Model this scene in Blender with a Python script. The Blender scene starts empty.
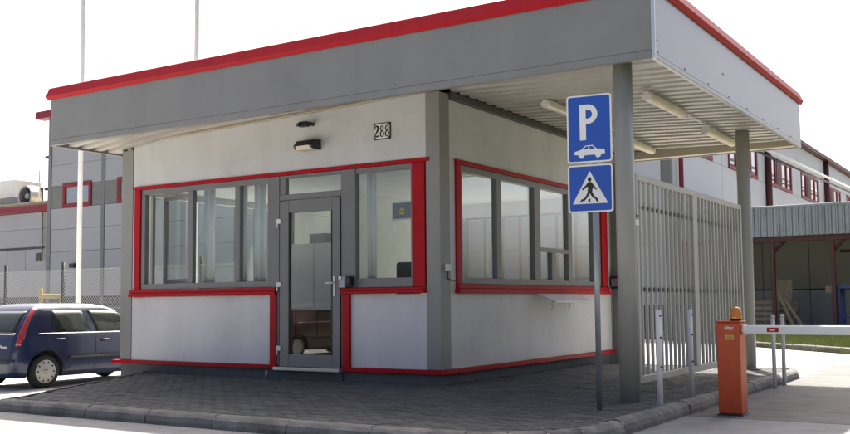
import bpy, bmesh, math, random
from mathutils import Vector, Matrix
random.seed(7)
R = math.radians
scn = bpy.context.scene
col = scn.collection

# ------------------------------------------------------------------ camera
YAW, PITCH, ROLL = -0.561, 0.0735, -0.009
cam_d = bpy.data.cameras.new("camera")
cam = bpy.data.objects.new("camera", cam_d); col.objects.link(cam)
fw = Vector((math.sin(YAW)*math.cos(PITCH), math.cos(YAW)*math.cos(PITCH), math.sin(PITCH)))
rt = Vector((math.cos(YAW), -math.sin(YAW), 0)); up = rt.cross(fw)
r2 = rt*math.cos(ROLL)+up*math.sin(ROLL); u2 = -rt*math.sin(ROLL)+up*math.cos(ROLL)
M = Matrix(((r2.x, u2.x, -fw.x, 7.2418), (r2.y, u2.y, -fw.y, -11.7603), (r2.z, u2.z, -fw.z, 1.15), (0, 0, 0, 1)))
cam.matrix_world = M
cam_d.sensor_width = 36; cam_d.lens = 971.9/850*36
cam_d.shift_x = (425-431.28)/850; cam_d.shift_y = (231.77-217)/850
cam_d.clip_start = 0.1; cam_d.clip_end = 6000
scn.camera = cam

# ------------------------------------------------------------------ world, sun, exposure
SUN = Vector((-0.38, 0.717, 1.0)).normalized()          # towards the sun
elev = math.asin(SUN.z); azim = math.atan2(SUN.x, SUN.y)
w = bpy.data.worlds.new("World"); scn.world = w; w.use_nodes = True
nt = w.node_tree; bg = nt.nodes["Background"]
sky = nt.nodes.new("ShaderNodeTexSky"); sky.sky_type = 'NISHITA'; sky.sun_disc = False
sky.sun_elevation = elev; sky.sun_rotation = azim
sky.air_density = 0.45; sky.dust_density = 7.0; sky.ozone_density = 0.5
nt.links.new(sky.outputs[0], bg.inputs[0]); bg.inputs[1].default_value = 0.12
sl = bpy.data.lights.new("sun", 'SUN'); sl.energy = 5.0; sl.angle = R(0.53); sl.color = (1, .95, .87)
so = bpy.data.objects.new("sun", sl); col.objects.link(so)
so.rotation_euler = (-SUN).to_track_quat('-Z', 'Y').to_euler()
scn.view_settings.view_transform = 'Standard'; scn.view_settings.look = 'None'
scn.view_settings.gamma = 1; scn.view_settings.use_curve_mapping = False
scn.view_settings.exposure = 1.45

# ------------------------------------------------------------------ materials
MATS = {}
def mat(name, c, rough=.5, metal=0, var=.06, scale=3.0, bump=0.0, bscale=60.0, streak=0.0, coat=0.0, attr=None, rnd=0.0, spec=.5, dirt=0.0):
    if name in MATS: return MATS[name]
    m = bpy.data.materials.new(name); m.use_nodes = True; n = m.node_tree; L = n.links
    b = n.nodes["Principled BSDF"]
    b.inputs["Roughness"].default_value = rough; b.inputs["Metallic"].default_value = metal
    b.inputs["Specular IOR Level"].default_value = spec; b.inputs["Coat Weight"].default_value = coat
    tc = n.nodes.new("ShaderNodeTexCoord"); geo = n.nodes.new("ShaderNodeNewGeometry")
    nz = n.nodes.new("ShaderNodeTexNoise"); nz.inputs["Scale"].default_value = scale; nz.inputs["Detail"].default_value = 6
    mp = n.nodes.new("ShaderNodeMapping")
    if streak: mp.inputs["Scale"].default_value = (1, 1, .12)
    L.new(geo.outputs["Position"], mp.inputs[0]); L.new(mp.outputs[0], nz.inputs[0])
    cr = n.nodes.new("ShaderNodeMapRange"); cr.inputs[1].default_value = .3; cr.inputs[2].default_value = .7
    cr.inputs[3].default_value = 1-var; cr.inputs[4].default_value = 1+var
    L.new(nz.outputs[0], cr.inputs[0])
    val = cr.outputs[0]
    if rnd:
        oi = n.nodes.new("ShaderNodeObjectInfo"); mr = n.nodes.new("ShaderNodeMapRange")
        mr.inputs[3].default_value = 1-rnd; mr.inputs[4].default_value = 1+rnd
        L.new(oi.outputs["Random"], mr.inputs[0])
        mu = n.nodes.new("ShaderNodeMath"); mu.operation = 'MULTIPLY'; L.new(val, mu.inputs[0]); L.new(mr.outputs[0], mu.inputs[1]); val = mu.outputs[0]
    if attr:
        at = n.nodes.new("ShaderNodeAttribute"); at.attribute_name = attr
        mu = n.nodes.new("ShaderNodeMath"); mu.operation = 'MULTIPLY'; L.new(val, mu.inputs[0]); L.new(at.outputs["Fac"], mu.inputs[1]); val = mu.outputs[0]
    if dirt:
        d = n.nodes.new("ShaderNodeTexNoise"); d.inputs["Scale"].default_value = .9; d.inputs["Detail"].default_value = 9; d.inputs["Roughness"].default_value = .7
        L.new(geo.outputs["Position"], d.inputs[0]); dr = n.nodes.new("ShaderNodeMapRange")
        dr.inputs[1].default_value = .5; dr.inputs[2].default_value = .68; dr.inputs[3].default_value = 1; dr.inputs[4].default_value = 1-dirt
        L.new(d.outputs[0], dr.inputs[0])
        mu = n.nodes.new("ShaderNodeMath"); mu.operation = 'MULTIPLY'; L.new(val, mu.inputs[0]); L.new(dr.outputs[0], mu.inputs[1]); val = mu.outputs[0]
    mx = n.nodes.new("ShaderNodeVectorMath"); mx.operation = 'SCALE'; mx.inputs[0].default_value = c
    L.new(val, mx.inputs["Scale"]); L.new(mx.outputs[0], b.inputs["Base Color"])
    if bump:
        bz = n.nodes.new("ShaderNodeTexNoise"); bz.inputs["Scale"].default_value = bscale; bz.inputs["Detail"].default_value = 5
        L.new(geo.outputs["Position"], bz.inputs[0])
        bp = n.nodes.new("ShaderNodeBump"); bp.inputs["Strength"].default_value = bump; bp.inputs["Distance"].default_value = .01
        L.new(bz.outputs[0], bp.inputs["Height"]); L.new(bp.outputs[0], b.inputs["Normal"])
    MATS[name] = m; return m

def glass(name, tint=(.80, .86, .84), refl=1.0, wav=0.0):
    m = bpy.data.materials.new(name); m.use_nodes = True; n = m.node_tree; L = n.links; n.nodes.clear()
    out = n.nodes.new("ShaderNodeOutputMaterial"); mx = n.nodes.new("ShaderNodeMixShader")
    tr = n.nodes.new("ShaderNodeBsdfTransparent"); tr.inputs[0].default_value = (*tint, 1)
    gl = n.nodes.new("ShaderNodeBsdfGlossy"); gl.inputs["Roughness"].default_value = 0.0; gl.inputs[0].default_value = (.95, .97, .97, 1)
    fr = n.nodes.new("ShaderNodeFresnel"); fr.inputs[0].default_value = 1.52
    mu = n.nodes.new("ShaderNodeMath"); mu.operation = 'MULTIPLY_ADD'; mu.use_clamp = True
    mu.inputs[1].default_value = 1.7*refl; mu.inputs[2].default_value = .03*refl
    gb = n.nodes.new("ShaderNodeNewGeometry"); fm = n.nodes.new("ShaderNodeMath"); fm.operation = 'SUBTRACT'; fm.inputs[0].default_value = 1
    L.new(gb.outputs["Backfacing"], fm.inputs[1]); m2 = n.nodes.new("ShaderNodeMath"); m2.operation = 'MULTIPLY'   # one reflecting face per pane
    L.new(fr.outputs[0], mu.inputs[0]); L.new(mu.outputs[0], m2.inputs[0]); L.new(fm.outputs[0], m2.inputs[1]); L.new(m2.outputs[0], mx.inputs[0]); L.new(tr.outputs[0], mx.inputs[1]); L.new(gl.outputs[0], mx.inputs[2])
    if wav:
        geo = n.nodes.new("ShaderNodeNewGeometry"); nz = n.nodes.new("ShaderNodeTexNoise"); nz.inputs["Scale"].default_value = 1.1; nz.inputs["Detail"].default_value = 1
        L.new(geo.outputs["Position"], nz.inputs[0]); bp = n.nodes.new("ShaderNodeBump"); bp.inputs["Strength"].default_value = wav; bp.inputs["Distance"].default_value = .02
        L.new(nz.outputs[0], bp.inputs["Height"]); L.new(bp.outputs[0], gl.inputs["Normal"]); 
    L.new(mx.outputs[0], out.inputs[0]); MATS[name] = m; return m

PANEL = mat("white_panel", (.60, .60, .60), .42, var=.05, scale=2, streak=1, bump=.22, bscale=55, dirt=.13)
GREY = mat("grey_frame_paint", (.185, .186, .183), .4, var=.05)
POST = mat("grey_post_paint", (.265, .262, .248), .45, var=.05, streak=1)
FASC = mat("grey_fascia_sheet", (.225, .226, .222), .40, var=.06, scale=1.6, streak=1, bump=.10, bscale=1.5, dirt=.10)
FASCS = mat("right_fascia_sheet", (.30, .31, .325), .30, metal=.25, var=.03, scale=1.0, bump=.04, bscale=1.4)  # lighter, bluer and glossier than the front fascia sheet
TRIMS = mat("silver_trim", (.55, .58, .60), .3, metal=.4, var=.04)
RED = mat("red_sheet", (.41, .009, .017), .45, var=.07, scale=5, dirt=.10, spec=.14)
DBEAM = mat("dark_beam", (.06, .06, .055), .5)
SOFF = mat("cream_soffit_sheet", (.43, .41, .36), .42, var=.06, scale=1.5, dirt=.12)
CREAM = mat("cream_beam", (.48, .43, .33), .5, var=.05)
COLM = mat("cream_grey_steel_paint", (.35, .345, .31), .4, var=.05, streak=1, dirt=.08)
GATE = mat("galvanised_cream_grey", (.40, .39, .345), .4, metal=.15, var=.10, streak=1, dirt=.1)
PLINTH = mat("plinth_concrete", (.10, .105, .105), .85, var=.12, scale=8, bump=.3)
PAVER = mat("paver_concrete", (.070, .074, .072), .85, var=.14, scale=14, bump=.5, bscale=120, attr="tone", dirt=.25)
PAVERI = mat("paver_concrete_single", (.070, .074, .072), .85, var=.14, scale=14, bump=.5, bscale=120, rnd=.31, dirt=.25)
MORTAR = mat("joint_sand", (.05, .05, .046), .95, var=.2, scale=20, bump=.4)
LMORT = mat("pale_mortar", (.42, .41, .38), .9, var=.2, scale=12)
KERB = mat("kerb_concrete", (.165, .162, .15), .9, var=.30, scale=4, bump=.7, bscale=45, rnd=.12, dirt=.45)
ASPH = mat("pale_road_surface", (.23, .235, .235), .9, var=.12, scale=6, bump=.5, bscale=150, dirt=.2)
DARKR = mat("worn_asphalt", (.30, .295, .285), .9, var=.12, scale=6, bump=.5, bscale=150)
LAWN = mat("lawn_ground", (.045, .06, .02), 1, var=.3, scale=3)
SLAB = mat("concrete_slab", (.125, .124, .118), .9, var=.16, scale=5, bump=.4, bscale=90, rnd=.06, dirt=.3)
GRND = mat("pale_concrete_yard", (.42, .41, .385), .9, var=.10, scale=2, bump=.3)
ALU = mat("aluminium", (.62, .63, .63), .35, metal=.7)
ZINC = mat("zinc_grey_tube", (.30, .33, .36), .4, metal=.5, var=.08)
WHITE = mat("white_paint", (.74, .74, .72), .4, var=.05, dirt=.06)
WHITEP = mat("white_plastic", (.75, .74, .70), .4)
BLACK = mat("black_plastic", (.015, .016, .016), .45)
BLUE = mat("sign_blue", (.018, .085, .42), .35, var=.03)
SIGNW = mat("sign_white", (.78, .78, .75), .4, var=.03)
SIGNK = mat("sign_black", (.012, .012, .014), .5)
ORNG = mat("orange_paint", (.54, .070, .008), .38, var=.07, scale=9, dirt=.12)
AMBER = mat("amber_lens", (.62, .20, .012), .15, coat=.6)
YEL = mat("yellow_paint", (.36, .25, .03), .6, var=.2, dirt=.3)
LABELY = mat("label_yellow", (.62, .42, .05), .5)
TUBE = mat("cream_diffuser", (.72, .64, .48), .35)
HALLP = mat("hall_panel_sheet", (.54, .555, .59), .5, var=.03, scale=.5, rnd=.025)
HALLPL = mat("hall_panel_sheet_dark", (.32, .33, .35), .5, var=.04, scale=.5, rnd=.03)  # darker panel tone for the left hall and annex
HALLG = mat("hall_grey_band", (.16, .165, .16), .5, rnd=.03)
HALLD = mat("hall_plinth", (.07, .07, .075), .8, var=.1)
HRED = mat("hall_red_frame", (.20, .010, .022), .45)
HDARK = mat("dark_red_steel", (.075, .012, .012), .5)
SHEDW = mat("shed_wall_sheet", (.26, .26, .21), .6, var=.05, rnd=.03)
SHEDL = mat("shed_lower_wall", (.34, .35, .35), .7, var=.06)
CORR = mat("blue_grey_corrugated", (.30, .335, .36), .4, metal=.25, var=.10, scale=4, streak=1, dirt=.2)
WOOD = mat("raw_pine", (.30, .24, .16), .7, var=.2, scale=7, rnd=.12)
BLUEP = mat("blue_bin_paint", (.03, .06, .22), .45)
NAVY = mat("navy_car_paint", (.008, .017, .055), .28, coat=.45, var=.03, spec=.35)
NAVYT = mat("dark_car_trim", (.012, .013, .016), .55)
TYRE = mat("tyre_rubber", (.016, .016, .016), .85)
HUB = mat("hubcap_silver", (.42, .41, .38), .4, metal=.3)
TAIL = mat("tail_light_red", (.33, .008, .012), .12, coat=1.0)
CHROME = mat("chrome_strip", (.6, .6, .62), .25, metal=.8)
INWALL = mat("interior_wall", (.84, .84, .82), .8)
INFLOOR = mat("interior_floor", (.55, .53, .49), .6)
CURT = mat("white_curtain", (.80, .80, .78), .9, var=.04)
CAB = mat("pale_cabinet", (.72, .74, .75), .5)
DARKF = mat("dark_fabric", (.03, .03, .035), .9)
DESK = mat("brown_desk", (.16, .08, .045), .5)
SOIL = mat("turf_soil", (.12, .13, .05), 1, var=.3, scale=10)
GRASS = mat("grass_blade", (.17, .20, .055), .7, var=.4, scale=6)
MESHW = mat("galvanised_wire", (.40, .41, .40), .5, metal=.3)
DGREEN = mat("dark_green_post", (.02, .03, .025), .5)
GLASS = glass("window_glass", (.93, .96, .95), 1.0, .02)
GLASSR = glass("window_glass_serving", (.86, .91, .89), 2.0, .02)
CARGL = mat("car_glass", (.016, .024, .020), .03, spec=.4, var=.5, scale=2.5)
HGLASS = mat("hall_glass", (.55, .57, .58), .05, metal=.75, var=.02)

# ------------------------------------------------------------------ helpers
WL = {}
def wl(p): return WL.get(p.name, Vector((0, 0, 0))) if p else Vector((0, 0, 0))
def tag(o, label=None, cat=None, group=None, kind=None):
    if label: o["label"] = label
    if cat: o["category"] = cat
    if group: o["group"] = group
    if kind: o["kind"] = kind
    return o
def empty(name, loc, label=None, cat=None, group=None, rz=0, parent=None):
    o = bpy.data.objects.new(name, None); col.objects.link(o); o.empty_display_size = .2
    if parent: o.parent = parent
    o.location = Vector(loc) - wl(parent); o.rotation_euler.z = rz
    WL[o.name] = Vector(loc)
    return tag(o, label, cat, group)
def link(name, me, m, parent=None, loc=(0, 0, 0), smooth=False):
    o = bpy.data.objects.new(name, me); col.objects.link(o)
    if m is not None and not me.materials: me.materials.append(m)
    if parent: o.parent = parent
    o.location = Vector(loc) - wl(parent); WL[o.name] = Vector(loc)
    if smooth:
        for p in me.polygons: p.use_smooth = True
    return o
def boxmesh(sx, sy, sz, bev=0.0, seg=1):
    bm = bmesh.new(); bmesh.ops.create_cube(bm, size=1); bmesh.ops.scale(bm, vec=(sx, sy, sz), verts=bm.verts)
    if bev: bmesh.ops.bevel(bm, geom=bm.edges[:], offset=min(bev, .45*min(sx, sy, sz)), segments=seg, affect='EDGES', profile=.6)
    me = bpy.data.meshes.new("m"); bm.to_mesh(me); bm.free(); return me
def box(name, x, y, z, m, parent=None, bev=.003, rz=0):
    c = ((x[0]+x[1])/2, (y[0]+y[1])/2, (z[0]+z[1])/2)
    o = link(name, boxmesh(abs(x[1]-x[0]), abs(y[1]-y[0]), abs(z[1]-z[0]), bev), m, parent, c)
    o.rotation_euler.z = rz; return o
def pyd(name, v, f, m, parent=None, loc=(0, 0, 0), smooth=False):
    me = bpy.data.meshes.new(name); me.from_pydata(v, [], f); me.update()
    return link(name, me, m, parent, loc, smooth)
def tube(name, pts, r, m, parent=None, n=10, caps=True, r_end=None, smooth=True):
    pts = [Vector(p) for p in pts]; o0 = pts[0].copy(); V = []; F = []
    prev = None
    for i, p in enumerate(pts):
        d = (pts[min(i+1, len(pts)-1)]-pts[max(i-1, 0)]).normalized()
        a = Vector((0, 0, 1)) if abs(d.z) < .9 else Vector((1, 0, 0))
        if prev is not None: a = prev
        x = (a - d*a.dot(d)).normalized(); y = d.cross(x); prev = x
        rr = r if r_end is None else r+(r_end-r)*i/(len(pts)-1)
        for k in range(n):
            t = 2*math.pi*k/n; V.append(tuple(p-o0+x*math.cos(t)*rr+y*math.sin(t)*rr))
    for i in range(len(pts)-1):
        for k in range(n): F.append((i*n+k, i*n+(k+1) % n, (i+1)*n+(k+1) % n, (i+1)*n+k))
    if caps: F.append(tuple(range(n-1, -1, -1))); F.append(tuple(range((len(pts)-1)*n, len(pts)*n)))
    o = pyd(name, V, F, m, parent, o0)
    if smooth:
        for p in o.data.polygons: p.use_smooth = len(p.vertices) == 4
    return o
def prism(name, poly, axis, a, b, m, parent=None, bev=0):
    """extrude a 2-D polygon along axis from a to b; poly holds the two other coords in xyz order"""
    def P(u, v, t): return {'x': (t, u, v), 'y': (u, t, v), 'z': (u, v, t)}[axis]
    n = len(poly); V = [P(u, v, a) for u, v in poly]+[P(u, v, b) for u, v in poly]
    c = sum((Vector(q) for q in V), Vector())/len(V); V = [tuple(Vector(q)-c) for q in V]
    bm = bmesh.new(); bv = [bm.verts.new(q) for q in V]
    bm.faces.new(bv[:n]); bm.faces.new(bv[n:][::-1])
    for i in range(n): bm.faces.new((bv[i], bv[n+i], bv[n+(i+1) % n], bv[(i+1) % n]))
    bmesh.ops.recalc_face_normals(bm, faces=bm.faces[:])
    if bev: bmesh.ops.bevel(bm, geom=bm.edges[:], offset=bev, segments=1, affect='EDGES')
    me = bpy.data.meshes.new(name); bm.to_mesh(me); bm.free()
    return link(name, me, m, parent, c)
def text(name, s, size, m, parent, loc, rot, sx=1.0, ext=.001, off=0.0):
    cu = bpy.data.curves.new("t", 'FONT'); cu.body = s; cu.size = size; cu.align_x = 'CENTER'; cu.align_y = 'CENTER'; cu.extrude = ext; cu.offset = off
    t = bpy.data.objects.new("t", cu); col.objects.link(t)
    dg = bpy.context.evaluated_depsgraph_get(); dg.update()
    me = bpy.data.meshes.new_from_object(t.evaluated_get(dg)); bpy.data.objects.remove(t)
    o = link(name, me, None, parent, loc); me.materials.clear(); me.materials.append(m)
    o.rotation_euler = rot; o.scale = (sx, 1, 1); return o

# ------------------------------------------------------------------ ground, roads, pavement
def gz(x): 
    t = min(1, max(0, (-4.6-x)/2.2)); return -.145-.115*t*t*(3-2*t)
xs = [-2500, -200, -60, -30, -15, -9, -6.8, -6.4, -6, -5.7, -5.4, -5, -4.6, 0, 3, 20, 200, 2500]; ys = [-2500, -200, -40, -10, 0, 10, 40, 200, 2500]
V = [(x, y, gz(x)) for y in ys for x in xs]; nx = len(xs)
F = [(j*nx+i, j*nx+i+1, (j+1)*nx+i+1, (j+1)*nx+i) for j in range(len(ys)-1) for i in range(nx-1)]
ground = tag(pyd("ground", V, F, GRND), kind="structure")
tag(pyd("verge", [(-2400,-2400,-.12),(2400,-2400,-.12),(2400,-26,-.12),(-3.7,-26,-.12),(-2400,-26,-.12)], [(0,1,2,3,4)], LAWN), kind="structure")
tag(pyd("verge", [(9.8, -25.9, -.11), (2400, -25.9, -.11), (2400, 300, -.11), (9.8, 300, -.11)], [(0, 1, 2, 3)], LAWN), kind="structure")  # unseen lawn added to cut ground bounce onto the right side
road = tag(empty("road", (5, -6, -.145)), kind="structure")
def strip(name, x0, x1, y0, y1, m):
    return box(name, (x0, x1), (y0, y1), (-.20, -.13), m, road, .006)
strip("carriageway", -3.6, 9.7, -5.45, -4.30, ASPH)
strip("carriageway", -3.6, 9.7, -25.9, -5.46, DARKR)
strip("carriageway", 2.2, 9.7, -4.295, -.955, ASPH)
for y0, y1 in ((-.925, .09), (.105, 3.0), (3.015, 6.0), (6.015, 9.0)):
    for x0, x1 in ((3.70, 7.9), (7.915, 12)):
        strip("concrete_slab", x0, min(x1, 9.7), y0, y1, SLAB)
box("drain_joint", (3.83, 9.7), (-.953, -.927), (-.20, -.150), PLINTH, road, 0)

pave = tag(empty("pavement", (0, -2, 0)), kind="structure")
CX, CY, CR = 2.55, -3.1, 1.25          # rounded corner of the island
def kerb_path():
    pts = [(-6.35, .28), (-5.80, -.75), (-4.75, -2.70), (-4.05, -3.95), (-3.95, -4.27), (-3.75, -4.37)]
    pts.append((CX, -4.35))
    for k in range(1, 9):
        a = -math.pi/2+k*math.pi/2/8; pts.append((CX+CR*math.cos(a), CY+CR*math.sin(a)))
    pts.append((3.8, 5.0))
    for k in range(1, 6):
        a = k*math.pi/2/5; pts.append((3.3+.5*math.cos(a), 5.0+.5*math.sin(a)))
    pts.append((-.3, 5.5)); return pts
OUT = kerb_path()
poly = OUT+[(-.3, 0.29), (-6.30, .29)]
def inside(x, y):
    c = False; n = len(poly); j = n-1
    for i in range(n):
        xi, yi = poly[i]; xj, yj = poly[j]
        if (yi > y) != (yj > y) and x < (xj-xi)*(y-yi)/(yj-yi)+xi: c = not c
        j = i
    return c
def inset(pts, d):
    q = []
    for i, p in enumerate(pts):
        a = Vector(pts[max(i-1, 0)]); b = Vector(pts[min(i+1, len(pts)-1)]); t = (b-a).normalized(); q.append((p[0]-t.y*d, p[1]+t.x*d))
    return q
prism("bedding", inset(OUT, .08)+[(-.3, 0.29), (-6.25, .29)], 'z', -.35, -.022, MORTAR, pave)
# pavers, running bond 200 x 100
cand = []
PW, PH = .2, .1
ny = int((5.6+4.3)/PH); 
for j in range(ny):
    y = -4.24+j*PH
    for i in range(58):
        x = -6.9+i*PW+(.1 if j % 2 else 0)
        ok = all(inside(x+a*.1, y+b*.05) for a in (-1, 1) for b in (-1, 1))
        # keep clear of the kerb stone width
        ok = ok and all(inside(x+a*.15, y+b*.11) for a in (-1, 1) for b in (-1, 1))
        if not ok: continue
        if x < .02 and y > -.02: continue
        cand.append((x, y))
cw = Vector((7.24, -11.76))
def vis(p):
    d = Vector((p[0]-7.24, p[1]+11.76)); 
    px = 431+972*(d.dot(Vector((rt.x, rt.y))))/(d.dot(Vector((fw.x, fw.y)).normalized()))
    return 4 < px < 846
cand.sort(key=lambda p: (not vis(p), (Vector(p)-cw).length))
def pavergeo(x, y, z):
    a, b, c = PW/2-.003, PH/2-.003, .006
    tx, ty = random.uniform(-.012, .012), random.uniform(-.02, .02)
    q = []
    for (dx, dy, dz) in [(-a, -b, -.03), (a, -b, -.03), (a, b, -.03), (-a, b, -.03), (-a, -b, -c), (a, -b, -c), (a, b, -c), (-a, b, -c), (-a+c, -b+c, 0), (a-c, -b+c, 0), (a-c, b-c, 0), (-a+c, b-c, 0)]:
        q.append((x+dx, y+dy, z+dz+tx*dx+ty*dy))
    return q
PF = [(0, 1, 5, 4), (1, 2, 6, 5), (2, 3, 7, 6), (3, 0, 4, 7), (4, 5, 9, 8), (5, 6, 10, 9), (6, 7, 11, 10), (7, 4, 8, 11), (8, 9, 10, 11)]
shared = []
for k in range(8):
    me = bpy.data.meshes.new("paver"); me.from_pydata(pavergeo(0, 0, 0), [], PF); me.materials.append(PAVERI); shared.append(me)
for k, (x, y) in enumerate(cand[:300]):
    link("paver", random.choice(shared), None, pave, (x, y, random.uniform(-.004, .002)))
V = []; F = []; T = []
for (x, y) in cand[300:]:
    b0 = len(V); V += pavergeo(x, y, random.uniform(-.004, .002)); F += [tuple(b0+i for i in f) for f in PF]
    T += [random.uniform(.70, 1.32)]*9
o = tag(pyd("paver_field", V, F, PAVER, pave), kind="stuff")
at = o.data.attributes.new("tone", 'FLOAT', 'FACE'); at.data.foreach_set("value", T)
# kerb stones along the path
kerb = tag(empty("kerb", (0, -4.35, 0)), kind="structure")
def path_len(p): return [math.dist(p[i], p[i+1]) for i in range(len(p)-1)]
PL = path_len(OUT)
def at_len(s):
    for i, l in enumerate(PL):
        if s <= l or i == len(PL)-1:
            t = s/l; a, b = OUT[i], OUT[i+1]; return Vector((a[0]+(b[0]-a[0])*t, a[1]+(b[1]-a[1])*t)), (Vector(b)-Vector(a)).normalized()
        s -= l
def kerb_stone(s0, s1, name="kerb_stone"):
    g = .008; n = max(2, int((s1-s0)/.12)); V = []; dz = random.uniform(-.006, .006); jo = random.uniform(-.008, .008)
    secs = [(0, -.30), (.004, -.085), (.022, -.035), (.055, -.004), (.09, .010), (.15, .012), (.15, -.30)]
    for k in range(n+1):
        p, d = at_len(s0+g+(s1-s0-2*g)*k/n); nrm = Vector((-d.y, d.x))
        for (o_, z) in secs:
            q = p+nrm*(o_+jo+random.uniform(-.003, .003)); V.append((q.x, q.y, z+dz+random.uniform(-.003, .003)))
    m = len(secs); F = []
    for k in range(n):
        for i in range(m-1): F.append((k*m+i, (k+1)*m+i, (k+1)*m+i+1, k*m+i+1))
    F.append(tuple(range(m-1, -1, -1))); F.append(tuple(range(n*m, n*m+m)))
    F = [f[::-1] for f in F]
    c = Vector(V[0]); V = [tuple(Vector(v)-c) for v in V]
    o = pyd(name, V, F, KERB, kerb, c)
    return o
tot = sum(PL); s = 0; arc0 = sum(PL[:6]); arc1 = sum(PL[:14])
straight2 = sum(PL[:15])
while s < tot-.2:
    l = 1.0
    if arc0-.5 < s < arc1: l = .39
    if s > straight2-.3: l = .30
    e = min(s+l, tot); kerb_stone(s, e)
    p, d = at_len(e); nrm = Vector((-d.y, d.x)); c = p+nrm*.080
    if e < tot-.05:
        o = link("mortar_joint", boxmesh(.016, .118, .28), LMORT, kerb, (c.x+nrm.x*.012, c.y+nrm.y*.012, -.148)); o.rotation_euler.z = math.atan2(d.y, d.x)
    s = e

# grass island by the shed
ga, gb = Vector((-4.8, 21.06)), Vector((9.0, 7.5))
gdir = (gb-ga).normalized(); gn = Vector((-gdir.y, gdir.x))
gpoly = [(ga.x, ga.y), (gb.x, gb.y), (9.6, 8), (9.6, 24.8), (-4.8, 24.8), (-4.8, 21.1)]
turf = tag(prism("turf_bed", gpoly, 'z', -.3, -.03, SOIL), kind="structure")
gk = tag(empty("grass_kerb", (ga.x, ga.y, 0)), kind="structure")
L_ = (gb-ga).length; k = 0
while k < L_-.5:
    a = ga+gdir*(k+.01); b = ga+gdir*(k+.99)
    pl = [(a.x, a.y), (b.x, b.y), (b.x+gn.x*.14, b.y+gn.y*.14), (a.x+gn.x*.14, a.y+gn.y*.14)]
    prism("kerb_stone", pl, 'z', -.3, random.uniform(-.004, .006), KERB, gk, .012); k += 1.0
V = []; F = []
while len(F) < 40000:
    x = random.uniform(-4.7, 6.5); y = random.uniform(10, 24.7)
    dd = (Vector((x, y))-ga).dot(gn)
    if dd < .16 or dd > 7.2: continue
    a = random.uniform(0, 6.28); h = random.uniform(.05, .13); wd = .012; lx, ly = random.uniform(-.05, .05), random.uniform(-.05, .05)
    i = len(V); V += [(x-wd*math.cos(a), y-wd*math.sin(a), -.035), (x+wd*math.cos(a), y+wd*math.sin(a), -.035), (x+lx, y+ly, -.03+h)]; F.append((i, i+1, i+2))
tag(pyd("grass", V, F, GRASS), "short sunlit grass beside the corrugated shed", "grass", kind="stuff")

# ------------------------------------------------------------------ gatehouse
K = empty("gatehouse", (-3.3, 3.2, 0), "light grey gatehouse with red window trim under a flat grey canopy roof", "gatehouse")
# --- front wall (y = 0)
T0, T1 = 0.0, .12
box("wall_panel", (-6.41, -.23), (T0, T1), (3.255, 4.24), PANEL, K, .004)
box("wall_panel", (-6.41, -6.352), (T0+.004, T1), (.2, 3.252), PANEL, K, .002)
box("wall_panel", (-6.41, -3.162), (T0+.002, T1), (.205, 1.30), PANEL, K, .004)
box("wall_panel", (-1.588, -.232), (T0+.002, T1), (.205, 1.29), PANEL, K, .004)
box("corner_post", (-6.70, -6.413), (-.012, .26), (.206, 3.93), POST, K, .006)
box("corner_post", (-.228, .012), (-.012, .262), (.206, 4.20), POST, K, .006)
box("plinth", (-6.69, -.001), (.012, .15), (-.35, .138), PLINTH, K, .003)
def trim(x, y, z, par=None): return box("red_trim", x, y, z, RED, K, .005)
trim((-6.37, -.165), (-.035, .06), (3.197, 3.254))
trim((-6.350, -6.195), (-.028, .06), (1.43, 3.195))
trim((-.465, -.245), (-.026, .06), (1.39, 3.195))
trim((-6.42, -3.03), (-.085, .05), (1.306, 1.365)); trim((-6.41, -3.04), (-.060, .05), (1.367, 1.425))
trim((-1.745, -.236), (-.085, .05), (1.297, 1.345)); trim((-1.735, -.246), (-.060, .05), (1.347, 1.388))
trim((-3.162, -3.033), (-.045, .05), (.14, 1.304)); trim((-1.722, -1.590), (-.045, .05), (.14, 1.295))
trim((-6.86, -3.164), (-.050, .05), (.142, .203)); trim((-1.588, .045), (-.050, .05), (.140, .203))
# left three-light window
def fr(x, y, z, name="window_frame", m=None, bev=.006): return box(name, x, y, z, m or GREY, K, bev)
fr((-6.193, -3.19), (.0, .09), (3.10, 3.195)); fr((-6.193, -3.19), (.0, .09), (1.43, 1.53))
fr((-6.193, -6.10), (.0, .09), (1.532, 3.098)); fr((-5.045, -4.925), (.0, .09), (1.532, 3.098)); fr((-3.962, -3.85), (.0, .09), (1.532, 3.098))
fr((-3.188, -2.995), (-.012, .10), (.205, 3.194), "door_post")
fr((-3.25, -3.19), (.0, .09), (1.532, 3.098))
def pane(x, z, y=.055, m=None, par=None):
    return box("pane", x, (y, y+.008), z, m or GLASS, par or K, 0)
pane((-4.925, -3.962), (1.53, 3.10)); pane((-3.85, -3.25), (1.53, 3.10))
# opened sash hinged on the mullion
S = empty("opened_sash", (-5.05, .05, 1.54), parent=K); S.rotation_euler.z = -R(17)
sw, sh = 1.02, 1.53
for (x, z) in (((-sw, 0), (0, .07)), ((-sw, 0), (sh-.07, sh)), ((-sw, -sw+.07), (.071, sh-.071)), ((-.07, 0), (.071, sh-.071))):
    c = link("sash_bar", boxmesh(x[1]-x[0], .05, z[1]-z[0], .005), GREY, None); c.parent = S; c.location = ((x[0]+x[1])/2, .03, (z[0]+z[1])/2)
c = link("pane", boxmesh(sw-.14, .008, sh-.14), GLASS, None); c.parent = S; c.location = (-sw/2, .03, sh/2)
box("window_jamb", (-6.098, -6.06), (.092, .14), (1.53, 3.1), WHITEP, K, .004)
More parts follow.
